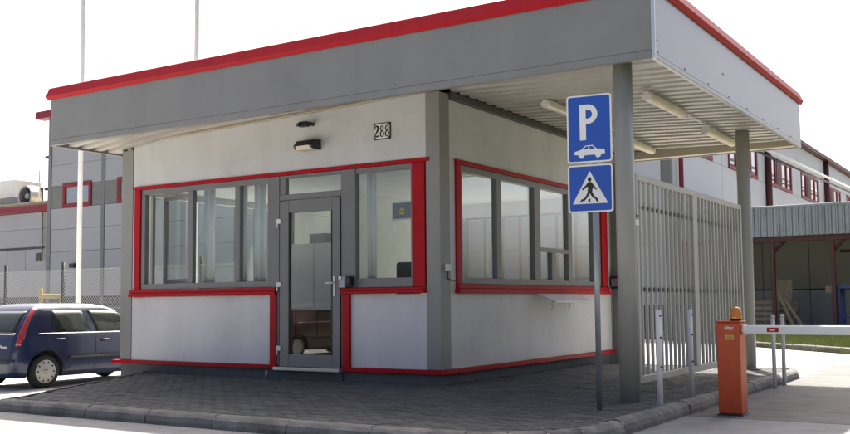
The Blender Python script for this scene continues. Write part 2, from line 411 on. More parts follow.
# door frame, transom, right window
fr((-1.765, -1.49), (-.012, .10), (1.390, 3.194), "door_post"); fr((-1.765, -1.724), (-.012, .10), (.206, 1.388), "door_post")
fr((-2.993, -1.767), (-.008, .10), (3.147, 3.194)); fr((-2.993, -1.767), (-.008, .10), (2.80, 2.89))
fr((-2.993, -2.875), (.0, .09), (2.892, 3.145)); pane((-2.875, -1.767), (2.89, 3.147))
fr((-1.488, -.467), (.0, .09), (3.115, 3.195)); fr((-1.488, -.467), (.0, .09), (1.39, 1.53)); fr((-.50, -.467), (.0, .09), (1.532, 3.113))
pane((-1.49, -.50), (1.53, 3.115))
D = empty("door", (-2.37, -.02, .18), parent=K)
def dp(name, x, y, z, m, bev=.005): return box(name, x, y, z, m, D, bev)
dp("stile", (-2.968, -2.785), (-.03, .05), (.185, 2.785), GREY); dp("stile", (-1.918, -1.775), (-.03, .05), (.185, 2.785), GREY)
dp("rail", (-2.783, -1.92), (-.028, .05), (2.592, 2.783), GREY); dp("rail", (-2.783, -1.92), (-.028, .05), (.187, .378), GREY)
dp("glazing_bead", (-2.783, -2.768), (-.035, .0), (.38, 2.59), BLACK, 0); dp("glazing_bead", (-1.935, -1.92), (-.035, .0), (.38, 2.59), BLACK, 0)
dp("pane", (-2.785, -1.918), (.01, .02), (.378, 2.592), GLASS, 0)
for z in (2.485, 1.484, .486):
    dp("hinge", (-3.02, -2.93), (-.055, -.031), (z-.055, z+.02), WHITEP, .006); dp("hinge", (-3.02, -2.995), (-.053, -.029), (z-.12, z-.056), WHITEP, .005)
dp("handle_plate", (-1.895, -1.858), (-.045, -.031), (1.27, 1.585), WHITEP, .006)
o = tube("handle", [(-1.877, -.046, 1.475), (-1.877, -.085, 1.475), (-1.90, -.095, 1.475), (-2.005, -.095, 1.468)], .013, WHITEP, D)
dp("kick_gasket", (-1.773, -1.766), (-.03, .04), (.19, 2.78), BLACK, 0)
box("threshold", (-3.03, -1.73), (-.12, .06), (.13, .182), ALU, K, .006)
box("door_step", (-3.02, -1.735), (-.03, .1), (-.04, .128), PLINTH, K, .003)
# --- right wall (x = 0)
def rb(name, y, z, x, m, bev=.004): return box(name, x, y, z, m, K, bev)
rb("wall_panel", (.264, 6.42), (3.265, 4.125), (-.12, 0), PANEL); rb("wall_panel", (.264, .43), (.205, 3.262), (-.12, -.004), PANEL)
rb("wall_panel", (.264, 6.42), (.205, 1.295), (-.12, -.002), PANEL); rb("wall_panel", (6.24, 6.42), (1.297, 3.262), (-.12, -.004), PANEL)
rb("corner_post", (6.422, 6.62), (-.2, 4.2), (-.2, .012), POST, .006)
box("rear_post", (.016, .34), (6.46, 6.60), (-.2, 4.05), GREY, K, .006)
rb("eaves_beam", (.264, 6.58), (4.127, 4.235), (-.10, .045), DBEAM)
rb("plinth", (.152, 6.42), (-.05, .132), (-.15, -.012), PLINTH, .003)
def rtrim(y, z, x): return rb("red_trim", y, z, x, RED, .005)
rtrim((.42, 6.26), (3.203, 3.263), (-.05, .040)); rtrim((.43, .56), (1.432, 3.2), (-.05, .028)); rtrim((5.935, 6.235), (1.432, 3.2), (-.05, .028))
rtrim((.40, 6.26), (1.297, 1.362), (-.05, .085)); rtrim((.42, 6.24), (1.364, 1.430), (-.05, .055))
rtrim((.048, 6.44), (.135, .203), (-.05, .050))
def rf(y, z): return rb("window_frame", y, z, (-.09, 0), GREY, .006)
rf((.562, 5.933), (3.10, 3.2)); rf((.562, 5.933), (1.432, 1.53)); rf((.562, .64), (1.532, 3.098)); rf((5.58, 5.933), (1.532, 3.098))
rf((1.71, 1.865), (1.532, 3.098)); rf((3.05, 3.28), (1.532, 3.098)); rf((4.42, 4.6), (1.532, 3.098))
rf((3.282, 4.418), (2.013, 2.09)); rf((3.72, 3.90), (1.532, 2.011))
def rp(y, z): return rb("pane", y, z, (-.06, -.052), GLASSR, 0)
rp((.64, 1.71), (1.53, 3.1)); rp((1.865, 3.05), (1.53, 3.1)); rp((3.28, 4.42), (2.09, 3.1)); rp((3.28, 3.72), (1.53, 2.013)); rp((3.90, 4.42), (1.53, 2.013)); rp((4.6, 5.58), (1.53, 3.1))
# serving shelf
SH = empty("serving_shelf", (.2, 3.8, 1.24), parent=K)
prism("shelf_board", [(.087, 1.272), (.087, 1.296), (.42, 1.165), (.42, 1.14)], 'y', 2.95, 4.55, WHITE, SH, .004)
for y in (3.05, 3.75):
    tube("stay", [(.30, y, 1.195), (.30, y+.02, 1.06), (.27, y+.02, 1.02)], .008, ALU, SH, 6)
# --- left and back walls, floor, ceiling (left wall has a window like the others)
box("wall_panel", (-6.69, -6.57), (.262, 6.5), (.2, 1.4), PANEL, K); box("wall_panel", (-6.69, -6.57), (.262, 6.5), (3.15, 4.0), PANEL, K)
box("wall_panel", (-6.69, -6.57), (4.6, 6.5), (1.402, 3.148), PANEL, K); box("wall_panel", (-6.69, -6.57), (.262, .6), (1.402, 3.148), PANEL, K)
for y in ((.602, .68), (2.0, 2.1), (3.4, 3.5), (4.52, 4.598)): box("window_frame", (-6.67, -6.59), y, (1.402, 3.148), GREY, K)
box("pane", (-6.64, -6.632), (.64, 4.56), (1.402, 3.148), GLASS, K, 0)
box("wall_panel", (-6.69, -.205), (6.42, 6.55), (-.1, .95), INWALL, K); box("wall_panel", (-6.69, -.205), (6.42, 6.55), (2.98, 4.2), INWALL, K)
for i in range(16):  # back ribbon window, widened to let more sun brighten the room
    x = -6.62+i*.42; box("window_frame", (x-.03, x+.03), (6.44, 6.53), (.952, 2.928), GREY, K, 0)
box("window_frame", (-6.66, -.21), (6.43, 6.54), (2.93, 2.979), GREY, K, 0); box("window_frame", (-6.66, -.21), (6.437, 6.533), (1.60, 1.64), GREY, K, 0)
box("pane", (-6.66, -.21), (6.48, 6.488), (.952, 2.978), GLASS, K, 0)
box("floor", (-6.56, -.13), (.13, 6.41), (.02, .18), INFLOOR, K, 0)
box("ceiling", (-6.56, -.13), (.13, 6.41), (3.27, 3.33), INWALL, K, 0)
box("partition", (-3.9, -3.8), (2.6, 6.41), (.182, 3.268), INWALL, K, 0)
# --- canopy
FX0, FX1, FY0, FY1, FZ0, FZ1 = -7.0, 3.657, -1.3, 6.5, 3.885, 4.71
C = empty("canopy", (-1.7, 2.6, 3.885), parent=K)
box("front_fascia", (FX0, FX1-.03), (FY0, FY0+.06), (FZ0+.10, FZ1), FASC, C, .004)
box("front_fascia_lip", (FX0-.002, FX1-.032), (FY0-.006, FY0+.06), (FZ0, FZ0+.098), FASC, C, .008)
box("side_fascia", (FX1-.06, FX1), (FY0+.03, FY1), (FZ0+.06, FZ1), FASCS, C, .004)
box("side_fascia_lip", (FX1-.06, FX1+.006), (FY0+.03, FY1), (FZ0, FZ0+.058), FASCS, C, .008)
box("corner_trim", (FX1-.03, FX1+.012), (FY0-.012, FY0+.029), (FZ0-.004, FZ1), TRIMS, C, .006)
box("side_fascia", (FX0-.002, FX0+.058), (FY0+.062, FY1), (FZ0, FZ1), FASC, C, .004)
box("rear_fascia", (FX0+.06, FX1-.062), (FY1-.06, FY1), (FZ0, FZ1), FASC, C, .004)
box("rear_beam", (.02, FX1-.07), (FY1-.24, FY1-.062), (3.90, 4.06), CREAM, C, .006)
box("roof_deck", (FX0+.06, FX1-.062), (FY0+.062, FY1-.062), (4.42, 4.56), DBEAM, C, 0)
# red coping with sloped face
def cop(axis, a, b, sgn, edge):
    pr = [(0, -.030), (0.020, -.034), (0.060, .025), (0.0, .172), (-.03, .19), (-.30, .19), (-.30, .16), (-.05, .15), (0, .03)]
    pr = [(edge+sgn*u, FZ1+v) for u, v in pr]
    return prism("red_coping", pr, axis, a, b, RED, C)
ln = FX1-FX0; seg = [FX0-.06, -3.45, .1, FX1+.056]
for i in range(3): cop('x', seg[i]+.001, seg[i+1]-.003, -1, FY0)
seg = [FY0-.05, 2.4, FY1+.06]
for i in range(2): cop('y', seg[i]+(.0 if i else .006), seg[i+1]-.003, 1, FX1)
box("red_coping", (FX0-.055, FX0+.25), (FY0+.31, FY1), (FZ1, FZ1+.19), RED, C, .01); box("red_coping", (FX0+.26, FX1-.31), (FY1-.25, FY1+.05), (FZ1, FZ1+.19), RED, C, .01)
# rivets
def rivets(name, pts, nrm):
    V = []; F = []
    for p in pts:
        b0 = len(V); p = Vector(p); n_ = Vector(nrm); a = Vector((0, 0, 1)); b = n_.cross(a)
        for rr, h in ((.013, 0), (.013, .005), (.006, .008)):
            for k in range(6): V.append(tuple(p+n_*h+a*rr*math.cos(k*math.pi/3)+b*rr*math.sin(k*math.pi/3)))
        for l in range(2):
            for k in range(6): F.append((b0+l*6+k, b0+l*6+(k+1) % 6, b0+(l+1)*6+(k+1) % 6, b0+(l+1)*6+k))
        F.append(tuple(b0+12+k for k in range(6)))
    return tag(pyd(name, V, F, ZINC, C), kind="stuff")
pts = [(FX1+.002, FY0+.12+i*.98, FZ0+.09) for i in range(8)]+[(FX1+.002, FY0+.10, FZ0+.22), (FX1+.002, 1.5, 4.25), (FX1+.002, 6.4, 4.55)]
rivets("rivets", pts, (1, 0, 0))
rivets("rivets", [(FX0+.1+i*1.17, FY0-.001, 4.62) for i in range(9)]+[(FX0+.1+i*1.17, FY0-.001, 4.03) for i in range(9)], (0, -1, 0))
# trapezoidal soffit, ribs running along x
def zs(x, y):
    t = (y+1.3)/7.8
    zr = 4.13+(3.99-4.13)*t
    if x <= -5.4: return 4.075+(3.915-4.075)*((-5.4-x)/1.55)
    if x <= 0: return 4.24+(4.075-4.24)*(-x/5.4)
    z0 = 4.24 if y < 4.4 else 4.24-.16*min(1, (y-4.4)/1.9)
    return z0+(zr-z0)*(x/3.66)
def soffit(name, x0, x1, y0, y1, zf, nxs=6):
    pitch = .275; prof = [(0, 0), (.13, 0), (.15, .065), (.255, .065)]
    yy = []; y = y0
    while y < y1:
        for a, h in prof:
            if y+a < y1: yy.append((y+a, h))
        y += pitch
    yy.append((y1, 0)); V = []; F = []
    for i in range(nxs+1):
        x = x0+(x1-x0)*i/nxs
        for (q, h) in yy: V.append((x, q, zf(x, q)+h))
    m = len(yy)
    for i in range(nxs):
        for j in range(m-1): F.append((i*m+j, i*m+j+1, (i+1)*m+j+1, (i+1)*m+j))
    n0 = len(V); V += [(a, b, c+.004) for a, b, c in V]; F += [tuple(n0+i for i in f[::-1]) for f in F]
    return pyd(name, V, F, SOFF, C)
soffit("soffit_sheet", FX0+.06, FX1-.062, FY0+.062, -.03, zs, 24)
soffit("soffit_sheet", .05, FX1-.062, -.03, FY1-.25, zs, 4)
soffit("soffit_sheet", FX0+.06, -6.705, -.03, FY1-.07, zs, 1)
box("eaves_trim", (-5.45, .02), (-.05, -.002), (zs(-2.7, 0)-.035, zs(-2.7, 0)-.005), CREAM, C, .004).rotation_euler.y = -math.atan(.165/5.4)
for x, y in ((3.18, -.9), (3.25, 5.9)):
    box("soffit_slot", (x+.18, x+.20), (y-.16, y+.16), (zs(x, y)-.012, zs(x, y)+.002), BLACK, C, 0)
# pillars
for (x, y) in ((3.16, -1.0), (2.99, 5.05)):
    o = tube("pillar", [(x, y, -.01), (x, y, zs(x, y)+.03)], .113, COLM, K, 28)
box("pillar_flange", (2.84, 3.16), (4.90, 5.22), (.002, .016), COLM, K, .003)

# --- tube lights under the canopy
def tube_light(x, y0, y1, lab):
    z = zs(x, y0)-.005; z2 = zs(x, y1)-.005
    t = empty("tube_light", (x, (y0+y1)/2, (z+z2)/2), lab, "ceiling light", "tube lights under the canopy")
    zz = min(z, z2)
    box("housing", (x-.045, x+.045), (y0, y1), (zz-.045, zz+.0), WHITEP, t, .008)
    prism("diffuser", [(x-.07, zz-.046), (x-.06, zz-.10), (x-.03, zz-.125), (x+.03, zz-.125), (x+.06, zz-.10), (x+.07, zz-.046)], 'y', y0+.03, y1-.03, TUBE, t, .004)
    for y in (y0, y1-.03): prism("end_cap", [(x-.072, zz-.045), (x-.062, zz-.102), (x-.031, zz-.128), (x+.031, zz-.128), (x+.062, zz-.102), (x+.072, zz-.045)], 'y', y-.002, y+.030, WHITEP, t)
tube_light(1.06, 1.3, 2.95, "long tube light by the serving window, partly behind the parking sign")
tube_light(1.06, 4.75, 6.0, "tube light seen just behind the front steel pillar")
tube_light(2.63, 1.3, 2.9, "tube light nearest the canopy's outer edge and front pillar")
tube_light(2.63, 4.1, 5.75, "tube light whose end reaches the rear steel pillar")
tag(tube("light_cable", [(2.63, 2.9, zs(2.63, 2.9)-.03), (2.63, 3.5, zs(2.63, 3.5)-.035), (2.63, 4.1, zs(2.63, 4.1)-.03)], .014, WHITEP), "pale cable linking two tube lights under the canopy", "cable")
tag(tube("light_conduit", [(1.0, 5.95, zs(1, 5.95)-.025), (2.2, 5.95, zs(2.2, 5.95)-.03), (3.3, 5.95, zs(3.3, 5.95)-.03)], .018, WHITEP), "pale conduit running across the ribbed soffit near the rear beam", "conduit")

# --- things fixed to the front wall
fl = empty("floodlight", (-2.33, -.02, 3.62), "black wall floodlight with pale lens above the glass door", "floodlight")
prism("lamp_body", [(-.004, 3.545), (-.004, 3.70), (-.16, 3.69), (-.24, 3.60), (-.20, 3.545)], 'x', -2.52, -2.15, BLACK, fl, .006)
prism("lens", [(-.215, 3.559), (-.195, 3.538), (-.06, 3.538), (-.06, 3.5445), (-.2, 3.5445)], 'x', -2.49, -2.18, TUBE, fl)
prism("lens", [(-.2035, 3.5435), (-.2365, 3.592), (-.2445, 3.594), (-.211, 3.540)], 'x', -2.47, -2.20, TUBE, fl)
cc = empty("security_camera", (-2.38, -.02, 3.94), "small black security camera with a loose white cable under the eaves", "camera")
box("bracket", (-2.33, -2.28), (-.10, -.001), (3.93, 3.98), BLACK, cc, .006)
box("camera_body", (-2.46, -2.29), (-.20, -.09), (3.905, 3.985), BLACK, cc, .014)
tube("lens", [(-2.43, -.19, 3.94), (-2.44, -.24, 3.925)], .028, BLACK, cc, 14)
tube("cable", [(-2.40, -.10, 3.985), (-2.47, -.06, 3.99), (-2.5, -.03, 4.03), (-2.46, -.03, 4.07), (-2.36, -.03, 4.1), (-2.33, -.03, 4.16)], .007, WHITEP, cc, 6)
hn = empty("house_number", (-.99, -.01, 3.715), "white enamel plate with the black number 288", "number plate")
box("plate", (-1.145, -.836), (-.016, -.001), (3.59, 3.84), SIGNK, hn, .004)
prism("face", [(-1.13+.038, 3.605), (-.851-.038, 3.605), (-.851, 3.643), (-.851, 3.787), (-.889, 3.825), (-1.092, 3.825), (-1.13, 3.787), (-1.13, 3.643)], 'y', -.020, -.0165, SIGNW, hn)
def serif_digits():
    # drawn strokes: 2, 8, 8 as thick-thin closed rings
    def ring(cx, cz, rx, rz, tx, tz, n=22):
        V = []; F = []
        for k in range(n):
            t = 2*math.pi*k/n; V.append((cx+rx*math.cos(t), -.0225, cz+rz*math.sin(t))); V.append((cx+(rx-tx)*math.cos(t), -.0225, cz+(rz-tz)*math.sin(t)))
        for k in range(n):
            a, b = 2*k, 2*((k+1) % n); F.append((a, b, b+1, a+1))
        return V, F
    VV = []; FF = []
    def add(v, f):
        b0 = len(VV); VV.extend(v); FF.extend([tuple(b0+i for i in q) for q in f])
    for cx in (-.985, -.895):
        add(*ring(cx, 3.755, .034, .045, .021, .013)); add(*ring(cx, 3.672, .040, .048, .023, .013))
    cx = -1.08; pts = [(-.034, 3.752, .006), (-.030, 3.782, .010), (-.008, 3.797, .010), (.018, 3.785, .015), (.026, 3.757, .017), (.012, 3.722, .014), (-.012, 3.685, .009), (-.034, 3.655, .008)]
    v = []
    for i, (x, z, wd) in enumerate(pts):
        a = pts[max(i-1, 0)]; b = pts[min(i+1, len(pts)-1)]; d = Vector((b[0]-a[0], b[1]-a[1])).normalized()
        v += [(cx+x-d.y*wd*1.15, -.0225, z+d.x*wd*1.15), (cx+x+d.y*wd*1.15, -.0225, z-d.x*wd*1.15)]
    add(v, [(2*i, 2*i+2, 2*i+3, 2*i+1) for i in range(len(pts)-1)])
    add([(cx-.037, -.0226, 3.628), (cx+.034, -.0226, 3.628), (cx+.040, -.0226, 3.672), (cx+.030, -.0226, 3.655), (cx-.037, -.0226, 3.652)], [(0, 1, 2, 3, 4)])
    add([(cx-.037, -.0227, 3.742), (cx-.02, -.0227, 3.742), (cx-.016, -.0227, 3.752), (cx-.022, -.0227, 3.764), (cx-.036, -.0227, 3.764)], [(0, 1, 2, 3, 4)])
    o = pyd("digits", VV, FF, SIGNK, hn)
    md = o.modifiers.new("s", 'SOLIDIFY'); md.thickness = .002; md.offset = 0
serif_digits()
lb = empty("entry_keypad", (-1.62, -.03, 1.45), "dark grey entry keypad box on the door post", "keypad")
box("keypad_body", (-1.735, -1.60), (-.11, -.013), (1.392, 1.575), ZINC, lb, .008); box("keypad_hood", (-1.598, -1.50), (-.14, -.014), (1.40, 1.56), BLACK, lb, .012)
tube("lock_button", [(-1.70, -.11, 1.545), (-1.70, -.125, 1.545)], .028, ALU, lb, 14)
tube("lever", [(-1.55, -.14, 1.44), (-1.55, -.16, 1.43), (-1.40, -.16, 1.415)], .012, BLACK, lb, 8)
jb = empty("junction_box", (.02, .155, 1.66), "small white junction box on the corner post", "box")
box("box_body", (.0125, .06), (.085, .225), (1.605, 1.715), WHITEP, jb, .012); tube("conduit", [(.03, .155, 1.604), (.03, .155, 1.50), (.03, .27, 1.48), (.012, .40, 1.475)], .008, BLACK, jb, 6)
gb_ = empty("gate_latch_box", (.06, 6.5, 1.5), "dark latch box on the post beyond the serving window", "latch")
box("latch_body", (.02, .17), (6.34, 6.455), (1.40, 1.66), BLACK, gb_, .01); box("latch_plate", (.05, .20), (6.325, 6.338), (1.45, 1.6), ZINC, gb_, .002)
# thin paint-nick post stub by the door
tag(tube("foundation_peg", [(-3.1, -.18, -.02), (-3.1, -.18, .13)], .018, ZINC), "short grey steel peg by the door step", "peg")

# --- room contents
wd = empty("wardrobe", (-3.75, 2.2, .18), "pale grey metal wardrobe seen through the glass door", "wardrobe")
box("carcass", (-4.30, -3.22), (1.82, 2.3), (.182, 2.24), CAB, wd, .006)
for x0 in (-4.29, -3.755): box("wardrobe_door", (x0, x0+.525), (1.80, 1.818), (.25, 2.22), CAB, wd, .004)
tag(box("cardboard_parcel", (-3.95, -3.55), (1.9, 2.2), (2.242, 2.42), SHEDL, None, .01), "grey parcel lying on the metal wardrobe", "parcel")
ct = empty("counter", (-3.1, 1.0, .18), "low dark brown counter with pale top behind the glass door", "counter")
DBROWN = mat("dark_brown_laminate", (.05, .028, .022), .45, var=.15)
box("counter_body", (-3.80, -2.40), (.80, 1.25), (.182, 1.05), DBROWN, ct, .004)
box("counter_top", (-3.84, -2.36), (.76, 1.28), (1.052, 1.10), WHITEP, ct, .004)
for i in range(3): box("counter_panel", (-3.78+i*.465, -3.34+i*.465), (.782, .798), (.62, 1.03), DESK, ct, .004)
def curtain(x0, x1, y, z0, z1, lab, axis='x'):
    n = 40; V = []; F = []
    for i in range(n+1):
        t = i/n; u = x0+(x1-x0)*t; wv = .035*math.sin(t*(abs(x1-x0)/.085)*math.pi)
        for z, g_ in ((z0, 1.0), (z1, .8)):
            V.append((u, y+wv*g_, z) if axis == 'x' else (y+wv*g_, u, z))
    for i in range(n): F.append((2*i, 2*i+2, 2*i+3, 2*i+1))
    o = pyd("curtain", V, F, CURT, None, (0, 0, 0), True); md = o.modifiers.new("s", 'SOLIDIFY'); md.thickness = .004
    return tag(o, lab, "curtain", "white curtains in the gatehouse")
curtain(-4.9, -4.62, .24, 1.4, 3.2, "white curtain gathered by the mullion next to the opened sash")
curtain(-4.15, -3.93, .24, 1.4, 3.2, "white curtain in the middle light of the left front window")
curtain(-3.75, -3.5, .24, 1.4, 3.2, "white curtain beside the glass door's left post")
curtain(-1.45, -1.28, .24, 1.4, 3.2, "narrow white curtain right of the glass door")
for k, y in enumerate((.75, 2.1, 3.4, 4.8)):
    curtain(y, y+.34, -.30, 1.35, 3.2, ["white curtain at the serving window next to the corner post", "white curtain in the second light of the serving window", "white curtain behind the hatch of the serving window", "white curtain in the last light of the serving window"][k], 'y')
fs = empty("framed_notice", (-1.0, .5, 2.56), "white framed dark notice with a yellow emblem inside the window", "notice")
box("frame", (-1.19, -.72), (.52, .54), (2.42, 2.71), SIGNW, fs, .004); box("card", (-1.165, -.745), (.512, .5195), (2.445, 2.685), GREY, fs, 0)
tube("emblem", [(-.99, .512, 2.555), (-.99, .505, 2.555)], .05, LABELY, fs, 18)
box("emblem_bar", (-1.05, -.93), (.500, .5045), (2.545, 2.565), GREY, fs, 0)
dk = empty("desk", (-1.0, 1.4, .18), "brown desk inside the right front window", "desk")
box("desk_top", (-1.75, -.35), (1.1, 1.8), (.90, .94), DESK, dk, .004)
for x in (-1.7, -.4):
    for y in (1.15, 1.75): box("leg", (x-.025, x+.025), (y-.025, y+.025), (.182, .898), GREY, dk, 0)
mo = empty("monitor", (-.9, 1.5, .942), "dark computer monitor on the brown desk", "monitor")
box("screen", (-1.15, -.65), (1.48, 1.53), (1.12, 1.48), BLACK, mo, .01); box("stand", (-.95, -.85), (1.48, 1.54), (.96, 1.118), BLACK, mo, .004); box("foot", (-1.03, -.77), (1.4, 1.62), (.942, .958), BLACK, mo, .004)
ch = empty("office_chair", (-.95, .7, .18), "dark office chair behind the right front window", "chair")
box("backrest", (-1.15, -.72), (.55, .62), (1.15, 1.78), DARKF, ch, .03); box("seat", (-1.18, -.70), (.56, 1.0), (.62, .72), DARKF, ch, .03)
tube("gas_column", [(-.94, .8, .26), (-.94, .8, .62)], .03, BLACK, ch); tube("back_strut", [(-.94, .66, .64), (-.94, .54, .75), (-.94, .54, 1.2)], .02, BLACK, ch)
for k in range(5):
    a = k*2*math.pi/5; tube("foot", [(-.94, .8, .27), (-.94+.28*math.cos(a), .8+.28*math.sin(a), .205)], .022, BLACK, ch, 6)

# ------------------------------------------------------------------ sliding gate between the pillars
G = empty("slatted_gate", (3.1, 1.7, 0), "cream grey metal gate of vertical slats between the round pillars", "gate")
GX = 3.10; gz0, gz1 = .17, 2.70
def grail(y0, y1, z0, z1, w_=.03): return box("rail", (GX-w_, GX+w_), (y0, y1), (z0, z1), GATE, G, .006)
grail(-.48, 4.20, 2.62, gz1); grail(-.48, 4.20, gz0, gz0+.09)
box("gate_post", (GX-.05, GX+.05), (-.84, -.70), (-.01, 2.76), GATE, G, .008)
box("gate_post", (GX-.03, GX+.03), (-.558, -.482), (gz0, 2.70), GATE, G, .006)
box("gate_post", (GX-.045, GX+.045), (1.63, 1.80), (gz0+.091, 2.619), GATE, G, .006)
box("gate_post", (GX-.03, GX+.03), (4.20, 4.28), (gz0, 2.70), GATE, G, .006)
def slats(y0, y1, n):
    st = (y1-y0)/n; me = boxmesh(.034, .048, 2.619-gz0-.092, .003)
    for i in range(n):
        link("slat", me, GATE, G, (GX, y0+st*(i+.5), (2.619+gz0+.091)/2))
slats(-.46, 1.62, 12); slats(1.82, 4.19, 14)
for z in (2.28, 1.27): box("stay_bar", (GX-.026, GX-.0115), (-.48, 4.19), (z, z+.05), BLACK, G, 0)
box("catch", (GX-.03, GX+.06), (-.70, -.56), (2.16, 2.19), BLACK, G, .003); box("catch", (GX-.03, GX+.06), (-.70, -.56), (2.06, 2.13), ALU, G, .003)

# ------------------------------------------------------------------ road signs on a tube
px, py = 3.176, -1.948
sp = empty("sign_post", (px, py, 0), "grey tubular post carrying the two blue road signs", "post")
tube("tube", [(px, py, -.01), (px, py, 3.36)], .030, ZINC, sp, 16)
def rrect(w_, h, r, n=6):
    P = []
    for cx, cz, a0 in ((w_/2-r, h/2-r, 0), (-w_/2+r, h/2-r, 90), (-w_/2+r, -h/2+r, 180), (w_/2-r, -h/2+r, 270)):
        for k in range(n+1):
            a = R(a0+90*k/n); P.append((cx+r*math.cos(a), cz+r*math.sin(a)))
    return P
def flat(name, poly, y0, y1, m, par):
    o = prism(name, poly, 'y', y0, y1, m, None); o.parent = par; return o
SX, SY, SA = px-.033, py-.045, R(8)
def sign(name, zc, w_, h, lab):
    t = empty(name, (SX, SY, zc), lab, "road sign", rz=SA)
    flat("plate", rrect(w_, h, .035), -.004, .004, SIGNW, t); flat("blue_field", rrect(w_-.036, h-.036, .022), -.0066, -.0042, BLUE, t)
    flat("clamp", [(-.05, .08), (.09, .08), (.09, .05), (-.05, .05)], .0045, .09, ZINC, t)
    return t
t = sign("parking_sign", 3.028, .497, .745, "blue parking sign with white P and car silhouette")
yA, yB = -.009, -.0068
# P
W_, H_ = .21, .39; ox, oz = -.103, -.125
flat("letter_stem", [(ox, oz), (ox+.068, oz), (ox+.068, oz+H_), (ox, oz+H_)], yA, yB, SIGNW, t)
bowl = []; r0, r1 = .106, .048; bx, bz = ox+.092, oz+H_-.106
outp = [(ox+.0685, oz+H_)]+[(bx+r0*math.cos(R(90-180*k/14)), bz+r0*math.sin(R(90-180*k/14))) for k in range(15)]+[(ox+.0685, bz-r0)]
inp = [(ox+.0685, bz-r1)]+[(bx+r1*math.cos(R(-90+180*k/14)), bz+r1*math.sin(R(-90+180*k/14))) for k in range(15)]+[(ox+.0685, bz+r1)]
flat("letter_bowl", outp+inp, yA, yB, SIGNW, t)
cp = [(a_, b_-.035) for a_, b_ in [(-.170, -.245), (-.165, -.212), (-.12, -.200), (-.088, -.190), (-.045, -.150), (.035, -.147), (.082, -.190), (.165, -.200), (.172, -.245), (.128, -.250), (.122, -.275), (.10, -.287), (.075, -.283), (.062, -.262), (.058, -.252), (-.058, -.256), (-.064, -.278), (-.085, -.290), (-.110, -.284), (-.122, -.262), (-.125, -.250)]]
flat("car_symbol", cp, yA, yB, SIGNW, t)
flat("car_symbol_window", [(-.072, -.225), (-.04, -.195), (-.012, -.193), (-.016, -.225)], -.0104, -.0092, BLUE, t)
flat("car_symbol_window", [(-.004, -.225), (.0, -.193), (.03, -.192), (.064, -.223)], -.0104, -.0092, BLUE, t)
t = sign("crossing_sign", 2.3735, .497, .52, "blue pedestrian crossing sign with white triangle and walking figure")
flat("triangle", [(-.198, -.165), (.192, -.165), (-.003, .19)], yA, yB, SIGNW, t)
y2, y3 = -.0112, -.0092
flat("figure_head", [(-.006+.021*math.cos(R(30*k)), .098+.026*math.sin(R(30*k))) for k in range(12)], y2, y3, SIGNK, t)
flat("figure_body", [(-.003+(a_+.003)*1.22, b_) for a_, b_ in [(-.016, .070), (.010, .070), (.020, .055), (.040, .022), (.060, -.012), (.052, -.02), (.026, .012), (.022, .0), (.016, -.04), (.040, -.09), (.068, -.115), (.058, -.128), (.018, -.10), (-.004, -.055), (-.028, -.10), (-.058, -.138), (-.078, -.132), (-.044, -.09), (-.026, -.045), (-.022, .0), (-.024, .022), (-.068, -.018), (-.078, -.008), (-.036, .042), (-.024, .062)]], y2, y3, SIGNK, t)
for x in (-.105, -.012, .082):
    d = -.02 if x < -.05 else (.02 if x > .05 else 0)
    flat("crossing_stripe", [(x-.016, -.146), (x+.010, -.146), (x+.012-d, -.112), (x-.008-d, -.112)], y2+.0004, y3+.0003, SIGNK, t)

# ------------------------------------------------------------------ bollards
def post(name, x, y, z0, z1, r, lab, grp, cap=False):
    t = empty(name, (x, y, z0), lab, "bollard", grp)
    tube("tube", [(x, y, z0-.02), (x, y, z1)], r, WHITE, t, 16)
    if cap:
        tube("cap", [(x, y, z1+.0005), (x, y, z1+.02), (x, y, z1+.04)], r*1.25, WHITE, t, 14, r_end=r*.9)
    else:
        tube("cap", [(x, y, z1+.0005), (x, y, z1+.008)], r*.98, ALU, t, 14)
        for z in (z1-.06, z1-.30, z1-.62):
            a = R(-35); o = tube("screw", [(x+math.cos(a)*r*.95, y+math.sin(a)*r*.95, z), (x+math.cos(a)*(r+.008), y+math.sin(a)*(r+.008), z)], .011, BLACK, t, 8)
post("bollard", 3.62, -1.29, 0, 1.05, .030, "white steel bollard in front of the gate, closer to the sign post", "white bollards by the gate")
post("bollard", 3.60, -.1, 0, 1.045, .030, "white steel bollard in front of the gate, closer to the orange barrier", "white bollards by the gate")
post("boom_rest_post", 3.855, 3.02, -.13, .90, .030, "slim white post with rounded cap behind the boom's red label", "white posts behind the boom", True)
post("boom_rest_post", 3.855, 3.64, -.13, .90, .030, "slim white post with rounded cap behind the boom, farther along the kerb", "white posts behind the boom", True)

# ------------------------------------------------------------------ barrier
B = empty("barrier_cabinet", (4.215, -.56, -.13), "orange barrier cabinet with amber beacon on the road edge", "barrier")
box("cabinet_body", (4.085, 4.345), (-.70, -.44), (-.115, .905), ORNG, B, .010); box("cabinet_lid", (4.078, 4.352), (-.707, -.433), (.9065, .922), ORNG, B, .006)
box("base_plate", (4.07, 4.36), (-.715, -.425), (-.129, -.116), BLACK, B, .003)
bx_, by_ = 4.275, -.57
tube("beacon_base", [(bx_, by_, .9225), (bx_, by_, .945)], .062, BLACK, B, 20)
V = []; F = []; n = 20; rings = [(.066, .9455), (.068, .97), (.066, 1.02), (.058, 1.05), (.040, 1.07), (.018, 1.08)]
for rr, z in rings:
    for k in range(n): V.append((rr*math.cos(2*math.pi*k/n), rr*math.sin(2*math.pi*k/n), z-.9455))
for l in range(len(rings)-1):
    for k in range(n): F.append((l*n+k, l*n+(k+1) % n, (l+1)*n+(k+1) % n, (l+1)*n+k))
F.append(tuple(range((len(rings)-1)*n, len(rings)*n)))
